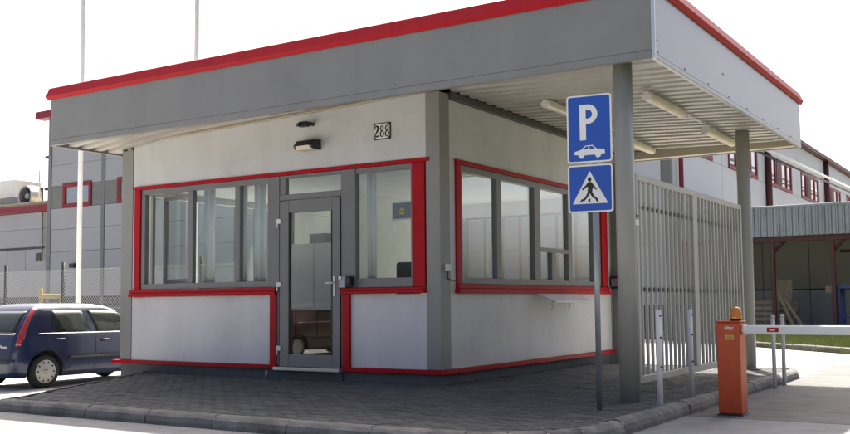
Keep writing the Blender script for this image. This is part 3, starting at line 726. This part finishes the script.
pyd("beacon_lens", V, F, AMBER, B, (bx_, by_, .9455), True)
text("lettering", "nitec", .066, SIGNW, B, (4.228, -.7015, .845), (R(90), 0, 0), .78, .001, .0012)
box("label", (4.183, 4.281), (-.7022, -.7006), (.712, .765), LABELY, B, 0)
text("label_text", "BoB", .038, ORNG, B, (4.232, -.7028, .739), (R(90), 0, 0), .9, .0005)
bm_ = empty("barrier_boom", (4.36, -.60, .82), "white barrier boom with a small red label across the road", "boom")
box("boom_tube", (4.355, 8.6), (-.62, -.575), (.772, .873), WHITE, bm_, .012)
box("red_label", (4.622, 4.748), (-.6225, -.6205), (.799, .848), RED, bm_, 0)
text("label_text", "nitec", .03, SIGNW, bm_, (4.685, -.6232, .823), (R(90), 0, 0), 1.0, .0004, .0006)
tube("hub", [(4.352, -.597, .822), (4.40, -.597, .822)], .055, WHITE, bm_, 16)

# ------------------------------------------------------------------ car
def smooth_interp(tab, z):
    for i in range(len(tab)-1):
        if z <= tab[i+1][0] or i == len(tab)-2:
            a, b = tab[i], tab[i+1]; t = max(0, min(1, (z-a[0])/(b[0]-a[0])))
            return [a[k]+(b[k]-a[k])*t for k in range(1, len(a))]
#       z    s_rear  s_front half_w  rear_r front_r
ROWS = [(.19, -.50, 3.05, .735, .18, .30), (.27, -.60, 3.14, .785, .20, .40), (.45, -.635, 3.20, .812, .20, .42), (.50, -.625, 3.20, .818, .20, .42), (.66, -.612, 3.15, .825, .18, .45), (.80, -.60, 2.95, .822, .17, .45),
        (.90, -.565, 2.55, .812, .16, .40), (.945, -.535, 2.33, .795, .15, .36), (1.10, -.43, 2.12, .752, .15, .30), (1.25, -.31, 1.88, .705, .15, .26), (1.36, -.20, 1.66, .660, .15, .24), (1.42, -.12, 1.48, .610, .15, .22), (1.455, .02, 1.28, .52, .14, .2), (1.475, .25, 1.0, .38, .12, .2)]
def side_w(s, z):
    sr, sf, hw, rr, rf = smooth_interp(ROWS, z); mid = (sr+sf)/2; half = (sf-sr)/2
    wv = hw*(1-.035*((s-mid)/half)**2)
    if s < sr+rr: t = (sr+rr-s)/rr; wv -= rr*(1-math.sqrt(max(0, 1-t*t)))
    if s > sf-rf: t = min(1, (s-sf+rf)/rf); wv -= rf*(1-math.sqrt(max(0, 1-t*t)))
    return wv
def rear_s(wv, z):
    sr, sf, hw, rr, rf = smooth_interp(ROWS, z); e = hw*.965-rr
    s = sr+.03*(wv/hw)**2
    if abs(wv) > e: t = min(1, (abs(wv)-e)/rr); s += rr*(1-math.sqrt(max(0, 1-t*t)))
    return s
CARP = Vector((-8.235, -.97, -.258)); CARR = R(0.0)
car = empty("parked_car", CARP, "dark navy five-door hatchback parked beside the gatehouse", "car", rz=CARR)
def carmesh(name, V, F, m, par=car, smooth=True):
    me = bpy.data.meshes.new(name); me.from_pydata(V, [], F); me.update(); me.materials.append(m)
    o = bpy.data.objects.new(name, me); col.objects.link(o); o.parent = par
    if smooth:
        for p in me.polygons: p.use_smooth = True
    return o
def body_rows():
    zsr = []
    for i in range(len(ROWS)-1):
        n = max(1, int((ROWS[i+1][0]-ROWS[i][0])/.035))
        for k in range(n): zsr.append(ROWS[i][0]+(ROWS[i+1][0]-ROWS[i][0])*k/n)
    zsr.append(ROWS[-1][0]); return zsr
zsr = body_rows(); V = []; F = []; ring = 0
for z in zsr:
    sr, sf, hw, rr, rf = smooth_interp(ROWS, z); half = []
    hwr = hw*.965
    for k in range(5): wv = (hwr-rr)*k/5; half.append((wv, sr+.03*(wv/hw)**2))
    for k in range(8):
        a = R(90*k/8); half.append((hwr-rr+rr*math.sin(a), sr+.03*((hwr-rr)/hw)**2+(rr)*(1-math.cos(a))))
    s0, s1 = sr+rr, sf-rf
    for k in range(25): s = s0+(s1-s0)*k/24; half.append((side_w(s, z), s))
    for k in range(1, 9):
        a = R(90*k/8); half.append((hwr-rf+rf*math.cos(a), s1+rf*math.sin(a)))
    for k in range(4, -1, -1): half.append(((hwr-rf)*k/5, sf+.0))
    full = half+[(-w_, s) for w_, s in half[-2:0:-1]]
    ring = len(full); V += [(w_, s, z) for w_, s in full]
for j in range(len(zsr)-1):
    for k in range(ring): F.append((j*ring+k, (j)*ring+(k+1) % ring, (j+1)*ring+(k+1) % ring, (j+1)*ring+k))
F.append(tuple(range(ring-1, -1, -1))); F.append(tuple(range((len(zsr)-1)*ring, len(zsr)*ring)))
body = carmesh("body", V, F, NAVY); body.data.materials.append(NAVYT)
WB, WR = 2.46, .29
for s in (0, WB):
    cv = bpy.data.meshes.new("arch"); bm = bmesh.new()
    bmesh.ops.create_cone(bm, cap_ends=True, segments=40, radius1=.355, radius2=.355, depth=3.0, matrix=Matrix.Translation((0, s, .30)) @ Matrix.Rotation(math.pi/2, 4, 'Y'))
    bm.to_mesh(cv); bm.free(); cv.materials.append(NAVYT); co = bpy.data.objects.new("arch", cv); col.objects.link(co); co.parent = car
    md = body.modifiers.new("b", 'BOOLEAN'); md.operation = 'DIFFERENCE'; md.object = co; md.solver = 'EXACT'
    try: md.material_mode = 'TRANSFER'
    except Exception: pass
    dg = bpy.context.evaluated_depsgraph_get(); dg.update()
    me = bpy.data.meshes.new_from_object(body.evaluated_get(dg)); body.modifiers.clear(); body.data = me; bpy.data.objects.remove(co)
md = body.modifiers.new("e", 'EDGE_SPLIT'); md.split_angle = R(40)
# side patches
def patch(name, corner_fn, nu, nv, m, off, par=car):
    V = []; F = []
    for i in range(nu+1):
        for j in range(nv+1): V.append(corner_fn(i/nu, j/nv, off))
    for i in range(nu):
        for j in range(nv): F.append((i*(nv+1)+j, (i+1)*(nv+1)+j, (i+1)*(nv+1)+j+1, i*(nv+1)+j+1))
    o = carmesh(name, V, F, m, par); md = o.modifiers.new("s", 'SOLIDIFY'); md.thickness = .006; md.offset = 0; return o
def side_quad(sgn, bl, br, tr, tl):
    def f(u, v, off):
        a = (bl[0]+(br[0]-bl[0])*u, bl[1]+(br[1]-bl[1])*u); b = (tl[0]+(tr[0]-tl[0])*u, tl[1]+(tr[1]-tl[1])*u)
        s, z = a[0]+(b[0]-a[0])*v, a[1]+(b[1]-a[1])*v
        return (sgn*(side_w(s, z)+off), s, z)
    return f
def polyline_side(name, sgn, pts, wdt, m, off=.003, par=car):
    V = []; F = []; P = []
    for i in range(len(pts)-1):
        n = max(1, int(math.dist(pts[i], pts[i+1])/.06))
        for k in range(n): P.append((pts[i][0]+(pts[i+1][0]-pts[i][0])*k/n, pts[i][1]+(pts[i+1][1]-pts[i][1])*k/n))
    P.append(pts[-1])
    for i, (s, z) in enumerate(P):
        a = P[max(0, i-1)]; b = P[min(len(P)-1, i+1)]; d = Vector((b[0]-a[0], b[1]-a[1])).normalized()
        for q in (-1, 1):
            s2, z2 = s-d.y*q*wdt/2, z+d.x*q*wdt/2; V.append((sgn*(side_w(s2, z2)+off), s2, z2))
    for i in range(len(P)-1): F.append((2*i, 2*i+2, 2*i+3, 2*i+1))
    o = carmesh(name, V, F, m, par); md = o.modifiers.new("s", 'SOLIDIFY'); md.thickness = .004; md.offset = 0; return o
for sg in (1, -1):
    patch("rear_side_window", side_quad(sg, (.13, .955), (.93, .955), (.80, 1.335), (.16, 1.335)), 8, 6, CARGL, .003)
    patch("front_side_window", side_quad(sg, (1.06, .955), (2.12, .955), (1.62, 1.315), (.93, 1.335)), 10, 6, CARGL, .003)
    polyline_side("belt_strip", sg, [(-.16, .945), (1.9, .935), (2.3, .93)], .016, CHROME, .006)
    polyline_side("door_seam", sg, [(.02, .93), (.03, .78), (.18, .62), (.36, .44), (.40, .24)], .010, NAVYT)
    polyline_side("door_seam", sg, [(1.0, .93), (1.03, .6), (1.02, .24)], .010, NAVYT)
    polyline_side("door_seam", sg, [(2.16, .92), (2.12, .5), (2.06, .24)], .010, NAVYT)
    polyline_side("rubbing_strip", sg, [(.44, .505), (1.0, .505), (2.02, .505)], .055, NAVYT, .008)
    for s, z in ((.20, .84), (1.16, .80)):
        o = polyline_side("door_handle", sg, [(s-.02, z), (s+.16, z)], .042, NAVYT, .022)
        polyline_side("handle_strip", sg, [(s-.015, z+.014), (s+.15, z+.014)], .012, CHROME, .026)
    # tail light: tall strip wrapping the rear corner
    zz = [.745, .80, .86, .92, .97, 1.05, 1.13, 1.21, 1.29, 1.36, 1.405]; V = []; F = []; nn = 6
    for z in zz:
        sr, sf, hw, rr, rf = smooth_interp(ROWS, z); hwr = hw*.965; t = (z-.745)/.66
        wide = (1-.45*t) if z > .80 else .6
        for k in range(nn+1):
            a = R(38+(44)*(k/nn)*wide); ox_ = .008
            V.append((sg*(hwr-rr+(rr+ox_)*math.sin(a)), sr+.03*((hwr-rr)/hw)**2+rr-(rr+ox_)*math.cos(a), z))
    for j in range(len(zz)-1):
        for k in range(nn): F.append((j*(nn+1)+k, j*(nn+1)+k+1, (j+1)*(nn+1)+k+1, (j+1)*(nn+1)+k))
    o = carmesh("tail_light", V, F, TAIL); md = o.modifiers.new("s", 'SOLIDIFY'); md.thickness = .012
    # wheels
    for s in (0, WB):
        wlo = bpy.data.objects.new("wheel", None); col.objects.link(wlo); wlo.parent = car; wlo.location = (sg*.70, s, WR); WL[wlo.name] = Vector((0, 0, 0))
        prof = [(.178, -.085), (.20, -.085), (.27, -.08), (.288, -.06), (.29, -.03), (.29, .03), (.288, .06), (.272, .08), (.22, .092), (.178, .085)]
        V = []; F = []; n = 40
        for rr, wx in prof:
            for k in range(n): a = 2*math.pi*k/n; V.append((sg*wx, rr*math.cos(a), rr*math.sin(a)))
        m_ = len(prof)
        for l in range(m_):
            l2 = (l+1) % m_
            for k in range(n): F.append((l*n+k, l*n+(k+1) % n, l2*n+(k+1) % n, l2*n+k))
        carmesh("tyre", V, F, TYRE, wlo)
        prof = [(0, .106), (.05, .106), (.06, .100), (.125, .099), (.185, .095), (.203, .088), (.203, .02)]
        V = []; F = []
        for rr, wx in prof:
            for k in range(n): a = 2*math.pi*k/n; V.append((sg*wx, max(rr, .001)*math.cos(a), max(rr, .001)*math.sin(a)))
        for l in range(len(prof)-1):
            for k in range(n): F.append((l*n+k, l*n+(k+1) % n, (l+1)*n+(k+1) % n, (l+1)*n+k))
        carmesh("hubcap", V, F, HUB, wlo)
        V = []; F = []
        for q in range(10+4):
            rad, er, ez, cnt, ph = (.160, .016, .022, 10, 0) if q < 10 else (.040, .011, .011, 4, 45)
            a = 2*math.pi*q/cnt+R(ph); c0 = Vector((0, rad*math.cos(a), rad*math.sin(a))); e1 = Vector((0, math.cos(a), math.sin(a))); e2 = Vector((0, -math.sin(a), math.cos(a)))
            wx = .0965 if q < 10 else .1072; b0 = len(V)
            for k in range(10): t_ = 2*math.pi*k/10; v = c0+e1*ez*math.cos(t_)+e2*er*math.sin(t_); V.append((sg*(wx+.0015), v.y, v.z))
            for k in range(10): t_ = 2*math.pi*k/10; v = c0+e1*ez*math.cos(t_)+e2*er*math.sin(t_); V.append((sg*(wx-.008), v.y, v.z))
            F.append(tuple(b0+k for k in range(10)))
            for k in range(10): F.append((b0+k, b0+(k+1) % 10, b0+10+(k+1) % 10, b0+10+k))
        carmesh("hubcap_slots", V, F, NAVYT, wlo, False)
# rear window, strip, bumper rub strip, badge
def rear_patch(w0, w1, z0, z1, top_w):
    def f(u, v, off):
        z = z0+(z1-z0)*v; ww = w1+(top_w-w1)*v; x = -ww+2*ww*u; return (x, rear_s(x, z)-off, z)
    return f
patch("rear_window", rear_patch(-.62, .63, .965, 1.335, .52), 14, 8, CARGL, .005)
patch("hatch_strip", rear_patch(-.66, .66, .935, .955, .655), 12, 1, CHROME, .010)
patch("bumper_strip", rear_patch(-.70, .72, .44, .515, .72), 14, 2, NAVYT, .008)
patch("number_plate", rear_patch(-.26, .26, .56, .67, .26), 4, 2, SIGNW, .010)
def car_text(s, size, x, z):
    cu = bpy.data.curves.new("t", 'FONT'); cu.body = s; cu.size = size; cu.align_x = 'CENTER'; cu.extrude = .002; cu.shear = .25
    t_ = bpy.data.objects.new("t", cu); col.objects.link(t_); dg = bpy.context.evaluated_depsgraph_get(); dg.update()
    me = bpy.data.meshes.new_from_object(t_.evaluated_get(dg)); bpy.data.objects.remove(t_); me.materials.clear(); me.materials.append(CHROME)
    o = bpy.data.objects.new("badge", me); col.objects.link(o); o.parent = car; o.location = (x, rear_s(x, z)-.008, z); o.rotation_euler = (R(90), 0, math.atan(.06))
car_text("Punto", .085, .47, .70)
carmesh("exhaust", [(-.45+.03*math.cos(k), -.62+(j*.2), .24+.03*math.sin(k)) for j in (0, 1) for k in [i*math.pi/4 for i in range(8)]], [(k, (k+1) % 8, 8+(k+1) % 8, 8+k) for k in range(8)], NAVYT)

# ------------------------------------------------------------------ factory halls behind
HY = 17.0
H = empty("factory_hall", (-23, HY, -.26), "tall pale factory hall with grey window band and red framed windows", "building")
box("core_wall", (-31.9, -14), (HY+.11, 40), (-.3, 10.2), HALLD, H, 0)
def hp(name, x, z, m, y=(HY, HY+.1), bev=.01): return box(name, x, y, z, m, H, bev)
bays = [(-31.75, -28.25), (-28.0, -24.2), (-23.95, -20.2), (-19.95, -14.1)]
hwin = [(-30.9, -28.9), (-27.17, -25.2), (-23.2, -21.2), (-19.2, -17.2)]
for (x0, x1), (w0, w1) in zip(bays, hwin):
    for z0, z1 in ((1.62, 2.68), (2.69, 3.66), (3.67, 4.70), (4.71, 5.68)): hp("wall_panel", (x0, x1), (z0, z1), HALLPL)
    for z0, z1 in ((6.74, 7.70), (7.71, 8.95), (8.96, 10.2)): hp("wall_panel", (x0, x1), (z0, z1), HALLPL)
    hp("band_panel", (x0, w0-.02), (5.69, 6.73), HALLG); hp("band_panel", (w1+.02, x1), (5.69, 6.73), HALLG)
    hp("plinth_panel", (x0, x1), (-.3, 1.60), HALLD)
    wn = empty("window", ((w0+w1)/2, HY, 5.68), parent=H)
    for (a, b, c, d) in ((w0, w1, 5.67, 5.87), (w0, w1, 6.63, 6.83), (w0, w0+.18, 5.875, 6.625), (w1-.18, w1, 5.875, 6.625)): box("frame_bar", (a, b), (HY-.05, HY+.08), (c, d), HRED, wn, .01)
    box("pane", (w0+.18, w1-.18), (HY+.02, HY+.04), (5.875, 6.625), HGLASS, wn, 0)
for x0, x1 in ((-31.99, -31.76), (-28.24, -28.01), (-24.19, -23.96), (-20.19, -19.96)): hp("pilaster", (x0, x1), (-.3, 10.2), HALLG, (HY-.03, HY+.1))
box("roof_gutter", (-32.6, -14), (HY-.35, HY+.2), (9.95, 10.3), HRED, H, .02)
for z in (8.1, 6.6): box("gutter_bracket", (-32.25, -31.995), (HY-.02, HY+.1), (z, z+.12), DGREEN, H, .01)
A = empty("low_annex", (-36, HY, -.26), "low pale annex with red roof edge left of the hall", "building")
def ap(name, x, z, m, y=(HY+.3, HY+.4), bev=.01): return box(name, x, y, z, m, A, bev)
box("core_wall", (-44, -32.02), (HY+.41, 34), (-.3, 5.65), HALLD, A, 0)
for x0, x1 in ((-44, -38.1), (-38.09, -32.1)):
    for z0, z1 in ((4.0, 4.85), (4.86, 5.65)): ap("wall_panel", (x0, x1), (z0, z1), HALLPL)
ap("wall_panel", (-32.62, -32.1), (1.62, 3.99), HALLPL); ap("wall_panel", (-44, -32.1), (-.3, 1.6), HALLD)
for i in range(8):
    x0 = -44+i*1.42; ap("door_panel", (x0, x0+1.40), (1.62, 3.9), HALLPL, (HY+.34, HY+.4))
ap("door_head", (-44, -32.64), (3.91, 3.99), HALLD, (HY+.28, HY+.4))
ap("vent_grille", (-33.25, -32.88), (3.3, 3.7), HALLD, (HY+.30, HY+.335)); ap("roof_edge", (-44, -32.0), (5.66, 5.98), HRED, (HY+.1, HY+.4), .03)
ap("roof_sheet", (-44, -32.03), (5.985, 6.15), WOOD, (HY+.2, 30), .02)
fan = empty("roof_fan", (-35.45, HY+1.6, 6.15), "round roof fan with dark louvres on the low annex", "roof fan")
ang = R(30)
def ringmesh(name, r0, r1, yy0, yy1, m, par, c):
    n = 32; V = []; F = []
    for rr, yy in ((r1, yy0), (r1, yy1), (r0, yy1), (r0, yy0)):
        for k in range(n): a = 2*math.pi*k/n; V.append((rr*math.cos(a), yy, rr*math.sin(a)))
    for l in range(4):
        for k in range(n): F.append((l*n+k, l*n+(k+1) % n, ((l+1) % 4)*n+(k+1) % n, ((l+1) % 4)*n+k))
    return pyd(name, V, F, m, par, c)
fc = (-35.45, HY+1.2, 6.66)
ringmesh("cowl", .46, .54, 0, .6, ALU, fan, fc)
for k in range(6):
    a = 2*math.pi*k/6; p0 = Vector(fc)+Vector((.1*math.cos(a), .3, .1*math.sin(a))); p1 = Vector(fc)+Vector((.45*math.cos(a), .3, .45*math.sin(a)))
    tube("blade", [p0, p1], .07, HALLD, fan, 6)
tube("motor", [Vector(fc)+Vector((0, .1, 0)), Vector(fc)+Vector((0, .5, 0))], .14, SHEDL, fan, 14)
box("back_plate", (-35.95, -34.95), (HY+1.81, HY+1.9), (6.16, 7.1), HALLD, fan, 0)
box("fan_base", (-35.95, -34.95), (HY+1.1, HY+1.9), (6.151, 6.20), SHEDL, fan, 0)
ru = empty("roof_unit", (-37.5, HY+2.2, 6.15), "white box-shaped ventilation unit beside the roof fan", "ventilation unit")
box("housing", (-38.5, -36.65), (HY+1.5, HY+3), (6.7, 7.62), WHITE, ru, .02); box("base_frame", (-38.4, -36.3), (HY+1.55, HY+2.9), (6.151, 6.69), SHEDL, ru, .02)
tag(tube("roof_mast", [(-33.75, HY+.8, 6.15), (-33.75, HY+.8, 7.75)], .04, WHITE), "thin pale mast on the annex roof edge", "mast")
gp = empty("gas_pipe", (-32.6, HY+.2, 3.3), "thin yellow gas pipe climbing the annex wall", "pipe")
tube("pipe", [(-32.66, HY+.2, 5.6), (-32.62, HY+.2, 3.35), (-32.4, HY-.1, 3.33)], .035, YEL, gp, 8)
yb = empty("yellow_barrier", (-19.6, 8.6, -.26), "yellow steel barrier standing behind the navy car", "barrier")
tube("top_tube", [(-20.85, 8.6, 1.50), (-19.7, 8.6, 1.48)], .07, YEL, yb, 8); tube("leg", [(-20.8, 8.6, -.27), (-20.8, 8.6, 1.78)], .06, YEL, yb, 8); tube("leg", [(-19.75, 8.6, -.27), (-19.75, 8.6, 1.45)], .06, YEL, yb, 8)
wl_ = tag(box("wall_lamp", (-30.1, -29.75), (HY-.25, HY-.002), (2.9, 3.1), BLACK, None, .03), "small dark lamp on the hall wall by the flagpole", "lamp")

# right-hand hall
M2 = empty("office_hall", (-10, 45, -.13), "pale two-storey hall with red ribbon windows behind the canopy", "building")
XF = -5.0; HY2 = 25.4; ZR = 10.7
box("core_wall", (-20, XF-.11), (HY2+.11, 95), (-.3, ZR-.15), HALLD, M2, 0)
def mp_(name, y, z, m, x=(XF-.1, XF), bev=.012): return box(name, x, y, z, m, M2, bev)
W0, W1, PER = 7.37, 8.98, 8.12
for i in range(7):
    wy0 = 42.05+PER*(i-2); wy1 = wy0+5.45
    j1 = wy1+1.6; j0 = max(j1-PER, HY2+.3)
    mp_("wall_panel", (j0+.02, j1-.02), (1.0, W0-.02), HALLP); mp_("wall_panel", (j0+.02, j1-.02), (W1+.02, ZR-.2), HALLP); mp_("plinth_panel", (j0+.02, j1-.02), (-.3, .98), HALLD)
    mp_("wall_panel", (wy1+.01, j1-.02), (W0-.005, W1+.005), HALLP)
    if wy0-.01 > j0+.05: mp_("wall_panel", (j0+.02, wy0-.01), (W0-.005, W1+.005), HALLP)
    wn = empty("window", (XF, (wy0+wy1)/2, W0), parent=M2)
    def wb(name, y, z, x, m): return box(name, x, y, z, m, wn, .008)
    wb("frame_bar", (wy0, wy1), (W0-.01, W0+.16), (XF-.08, XF+.06), HRED); wb("frame_bar", (wy0, wy1), (W1-.14, W1+.01), (XF-.08, XF+.06), HRED)
    q = (wy1-wy0)/4
    for k in range(5):
        yy = wy0+q*k; a, b = (yy-.09, yy+.09)
        if k == 0: a, b = wy0, wy0+.16
        if k == 4: a, b = wy1-.22, wy1
        wb("frame_bar", (a, b), (W0+.162, W1-.142), (XF-.075, XF+.05), HRED)
    for k in range(4):
        if k == 1:
            wb("open_pane", (wy0+q*k+.12, wy0+q*(k+1)-.1), (W0+.18, W1-.16), (XF+.02, XF+.07), HDARK); continue
        wb("pane", (wy0+q*k+.05, wy0+q*(k+1)-.05), (W0+.162, W1-.142), (XF-.03, XF-.01), HGLASS)
for y in (41.2, 57.8, 74.0):
    tube("downpipe", [(XF+.16, y, ZR-.2), (XF+.16, y, 6.0), (XF+.16, y+.3, 5.6), (XF+.16, y+1.1, 5.4)], .17, HDARK, M2, 10)
mp_("corner_pilaster", (HY2-.02, HY2+.28), (-.3, ZR-.2), HALLG, (XF-.35, XF+.02))
tube("downpipe", [(XF+.17, 26.3, ZR-.2), (XF+.17, 26.3, -.1)], .10, HRED, M2, 10)
for i in range(4):
    x0 = XF-.36-(i+1)*3.5
    for z0, z1 in ((-.3, .98), (1.0, 3.4), (3.42, 5.83), (5.85, 8.3), (8.32, ZR-.2)): box("wall_panel", (x0+.01, x0+3.49), (HY2, HY2+.1), (z0, z1), HALLP if z0 > 0 else HALLD, M2, .01)
box("gutter", (XF-.1, XF+.40), (HY2-.1, 95), (ZR-.18, ZR+.03), HDARK, M2, .03)
prism("roof", [(XF+.35, ZR+.04), (-20, ZR+.9), (-20, ZR-.14), (XF+.35, ZR-.0)], 'y', HY2-.1, 95, SHEDL, M2)
tray = empty("cable_bridge", (-3.7, 45, 8.6), "white pipe running along the hall in front of the ribbon windows", "pipe")
tube("pipe", [(-3.8, 30.0, 8.31), (-3.8, 64, 8.92)], .085, WHITE, tray, 10); tube("dark_pipe", [(-3.8, 30.0, 8.03), (-3.8, 64, 8.64)], .06, DGREEN, tray, 8)

# open shed with corrugated valance
S2 = empty("open_shed", (3, 24, -.13), "open storage shed with a blue-grey corrugated valance", "shed")
SYF = 25.5; SX1 = 4.2
def corr(x0, x1, y, z0, z1):
    V = []; x = x0; P = []
    while x < x1:
        for a, h in ((0, 0), (.11, 0), (.145, .06), (.19, .06), (.225, 0)): P.append((x+a, y-h))
        x += .226
    for (a, b) in P: V += [(a, b, z0), (a, b, z1)]
    F = [(2*i, 2*i+2, 2*i+3, 2*i+1) for i in range(len(P)-1)]
    o = pyd("valance_sheet", V, F, CORR, S2); md = o.modifiers.new("s", 'SOLIDIFY'); md.thickness = .01; return o
corr(-4.75, SX1, SYF, 3.52, 4.56)
box("valance_cap", (-4.75, SX1+.2), (SYF-.09, SYF+.1), (4.562, 4.65), CORR, S2, .01)
box("roof", (-4.8, SX1), (SYF+.1, 33), (4.42, 4.52), SHEDL, S2, 0)
box("floor", (-4.8, SX1), (24.9, 33), (-.2, -.10), PLINTH, S2, 0)
for i in range(5):
    x0 = -4.79+i*1.9
    box("back_panel", (x0, x0+1.88), (31.0, 31.1), (1.62, 4.41), SHEDW, S2, .01); box("back_panel", (x0, x0+1.88), (31.0, 31.1), (-.1, 1.56), SHEDL, S2, .01)
box("back_wall", (-4.8, SX1), (31.12, 31.2), (-.15, 4.41), HALLD, S2, 0)
box("side_wall", (SX1-.1, SX1), (SYF+.5, 31), (-.1, 4.41), SHEDL, S2, .01)
for x in (-1.27, .83, 3.9):
    box("steel_post", (x-.07, x+.07), (SYF+.2, SYF+.34), (-.1, 3.9), HDARK, S2, .006)
    tube("brace", [(x, SYF+.26, 2.9), (x+.55, SYF+.26, 3.45)], .055, HDARK, S2, 6)
box("header_beam", (-4.7, SX1-.1), (SYF+.18, SYF+.36), (3.32, 3.50), HDARK, S2, .006)
tube("fire_pipe", [(.9, 26.9, 2.95), (4.0, 26.9, 2.95)], .055, HDARK, S2, 8)
def pallet(loc, rx, rz, lab):
    t = empty("pallet", loc, lab, "pallet", "pallets leaning in the shed"); t.rotation_euler = (rx, 0, rz)
    me1 = boxmesh(.9, .022, .12, .003); me2 = boxmesh(.10, .09, 1.3, .004)
    for k in range(6):
        o = link("board", me1, WOOD, None); o.parent = t; o.location = (0, -.06, .08+k*.225)
    for x in (-.4, 0, .4):
        o = link("bearer", me2, WOOD, None); o.parent = t; o.location = (x, 0, .65)
pallet((-1.75, 26.4, -.10), R(-18), R(20), "wooden pallet leaning against the shed's red post")
pallet((-1.35, 27.4, -.10), R(-22), R(-25), "wooden pallet leaning deeper in the shed beside a plywood board")
o = box("plywood_board", (-1.75, -1.10), (27.95, 27.98), (-.05, 1.95), WOOD, None, .002); o.rotation_euler.x = R(-12); tag(o, "pale plywood board standing behind the leaning pallets", "board")
for k, (x, a) in enumerate(((-.95, 24), (-.70, 32))):
    o = box("timber_plank", (x-.055, x+.055), (26.3, 26.34), (-.10, 1.55), WOOD, None, .002); o.rotation_euler = (R(-8), R(-a), 0); o.location.z = .66 if k else .70
    tag(o, ["timber plank slanting beside the pallets", "steeply tilted timber plank resting near the shed post"][k], "plank")
bb = empty("blue_rack", (1.6, 26.4, -.1), "blue steel storage rack under the shed roof", "rack")
for x in (.92, 2.3):
    for y in (26.0, 26.9): box("upright", (x-.08, x+.08), (y-.05, y+.05), (-.10, 1.55), BLUEP, bb, .005)
box("shelf", (.84, 2.38), (25.96, 26.96), (1.551, 1.66), BLUEP, bb, .005); box("shelf", (1.01, 2.21), (26.06, 26.84), (.5, .56), BLUEP, bb, .005)
box("side_bracket", (.45, .838), (26.05, 26.55), (1.35, 1.40), BLUEP, bb, .004)
tag(box("wooden_crate", (.48, .80), (26.1, 26.5), (1.401, 1.66), WOOD, None, .01), "small pale wooden crate beside the blue rack", "crate")

# chain-link fence behind the car
CF = empty("chain_link_fence", (-19, 8, -.26), "chain-link fence on dark posts in front of the factory hall", "fence")
V = []; F = []
def wire(a, b, r=.006):
    a, b = Vector(a), Vector(b); d = (b-a).normalized(); x = Vector((0, 1, 0)); y = d.cross(x); i = len(V)
    for p in (a, b):
        for k in range(3): t_ = k*2.094; V.append(tuple(p+x*r*math.cos(t_)+y*r*math.sin(t_)))
    for k in range(3): F.append((i+k, i+(k+1) % 3, i+3+(k+1) % 3, i+3+k))
x = -27.0; z0, z1 = -.2, 2.30
while x < -11:
    wire((x, 8, z0), (x+(z1-z0), 8, z1)); wire((x+(z1-z0), 8.008, z0), (x, 8.008, z1)); x += .11
for z in (z0, 1.1, z1): wire((-27, 8.004, z), (-9, 8.004, z), .009)
o = tag(pyd("wire_mesh", V, F, MESHW, CF), kind="stuff")
for x in (-24.9, -21.9, -18.95, -15.9, -12.9): tube("post", [(x, 8.05, -.3), (x, 8.05, 2.55)], .055, DGREEN, CF, 10)

# flagpoles
for (x, y, lab) in ((-15.57, 6.0, "tall white flagpole rising behind the navy car"), (-11.05, 6.0, "tall white flagpole rising behind the gatehouse roof")):
    f = empty("flagpole", (x, y, -.26), lab, "flagpole", "white flagpoles"); tube("pole", [(x, y, -.3), (x, y, 9), (x, y, 16)], .072, WHITE, f, 14, r_end=.055)
    tube("base_flange", [(x, y, -.262), (x, y, -.2)], .16, ZINC, f, 14)

# trees added out of view to shade the gatehouse's right side
BARK = mat("bark", (.07, .055, .04), .9, var=.2, scale=8, bump=.5, bscale=25)
LEAF = mat("leaf", (.06, .09, .025), .6, var=.35, scale=1.5)
rt_ = random.Random(11)
def tree(x, y, h, rad, lab):
    t = empty("added_shade_tree", (x, y, -.11), lab, "tree", "added trees shading the right side")
    tube("trunk", [(x, y, -.15), (x+.05, y, h*.3), (x+.12, y+.08, h*.62)], .17, BARK, t, 9, r_end=.06)
    V = []; F = []; clumps = []
    for k in range(9):
        a = rt_.uniform(0, 6.28); el = rt_.uniform(-.3, 1.0); rr = rad*rt_.uniform(.35, .75)
        c = Vector((rr*math.cos(a), rr*math.sin(a), h*.58+el*h*.27)); clumps.append((c, rad*rt_.uniform(.32, .55)))
        tube("limb", [(x+.06, y, h*.32), (x+c.x*.9, y+c.y*.9, c.z-.1)], .05, BARK, t, 6, r_end=.015)
    for c, cr_ in clumps:
        for k in range(330):
            d = Vector((rt_.gauss(0, 1), rt_.gauss(0, 1), rt_.gauss(0, .8))).normalized()*cr_*(rt_.random()**.4)
            p = c+d; u = Vector((rt_.gauss(0, 1), rt_.gauss(0, 1), rt_.gauss(0, 1))).normalized(); v = u.orthogonal().normalized(); q = rt_.uniform(.06, .12)
            i = len(V); V += [tuple(p-u*q), tuple(p+v*q*.5), tuple(p+u*q), tuple(p-v*q*.5)]; F.append((i, i+1, i+2, i+3))
    pyd("crown", V, F, LEAF, t, (x, y, 0))
for k, (y, h) in enumerate(((-7, 7.0), (-2.6, 7.6), (1.8, 6.9), (6.2, 7.4), (10.6, 6.6))):
    tree(15.5+.8*math.sin(k*2.1), y, h, 2.5, "leafy roadside tree in the row across the road from the gatehouse")

# dark red car added out of view to reflect in the door glass
MAROON = mat("maroon_car_paint", (.028, .007, .007), .3, coat=.4, var=.03)
def copy_tree(o, parent=None):
    c = o.copy(); col.objects.link(c)
    if parent: c.parent = parent
    for ch_ in list(o.children): copy_tree(ch_, c)
    return c
car2 = copy_tree(car); car2.location = (-9.9, -10.9, -.258); car2.rotation_euler.z = R(12)
tag(car2, "maroon hatchback added out of view to reflect in the gatehouse door glass", "car")
for o in car2.children:
    if o.name.startswith("body"):
        o.material_slots[0].link = 'OBJECT'; o.material_slots[0].material = MAROON
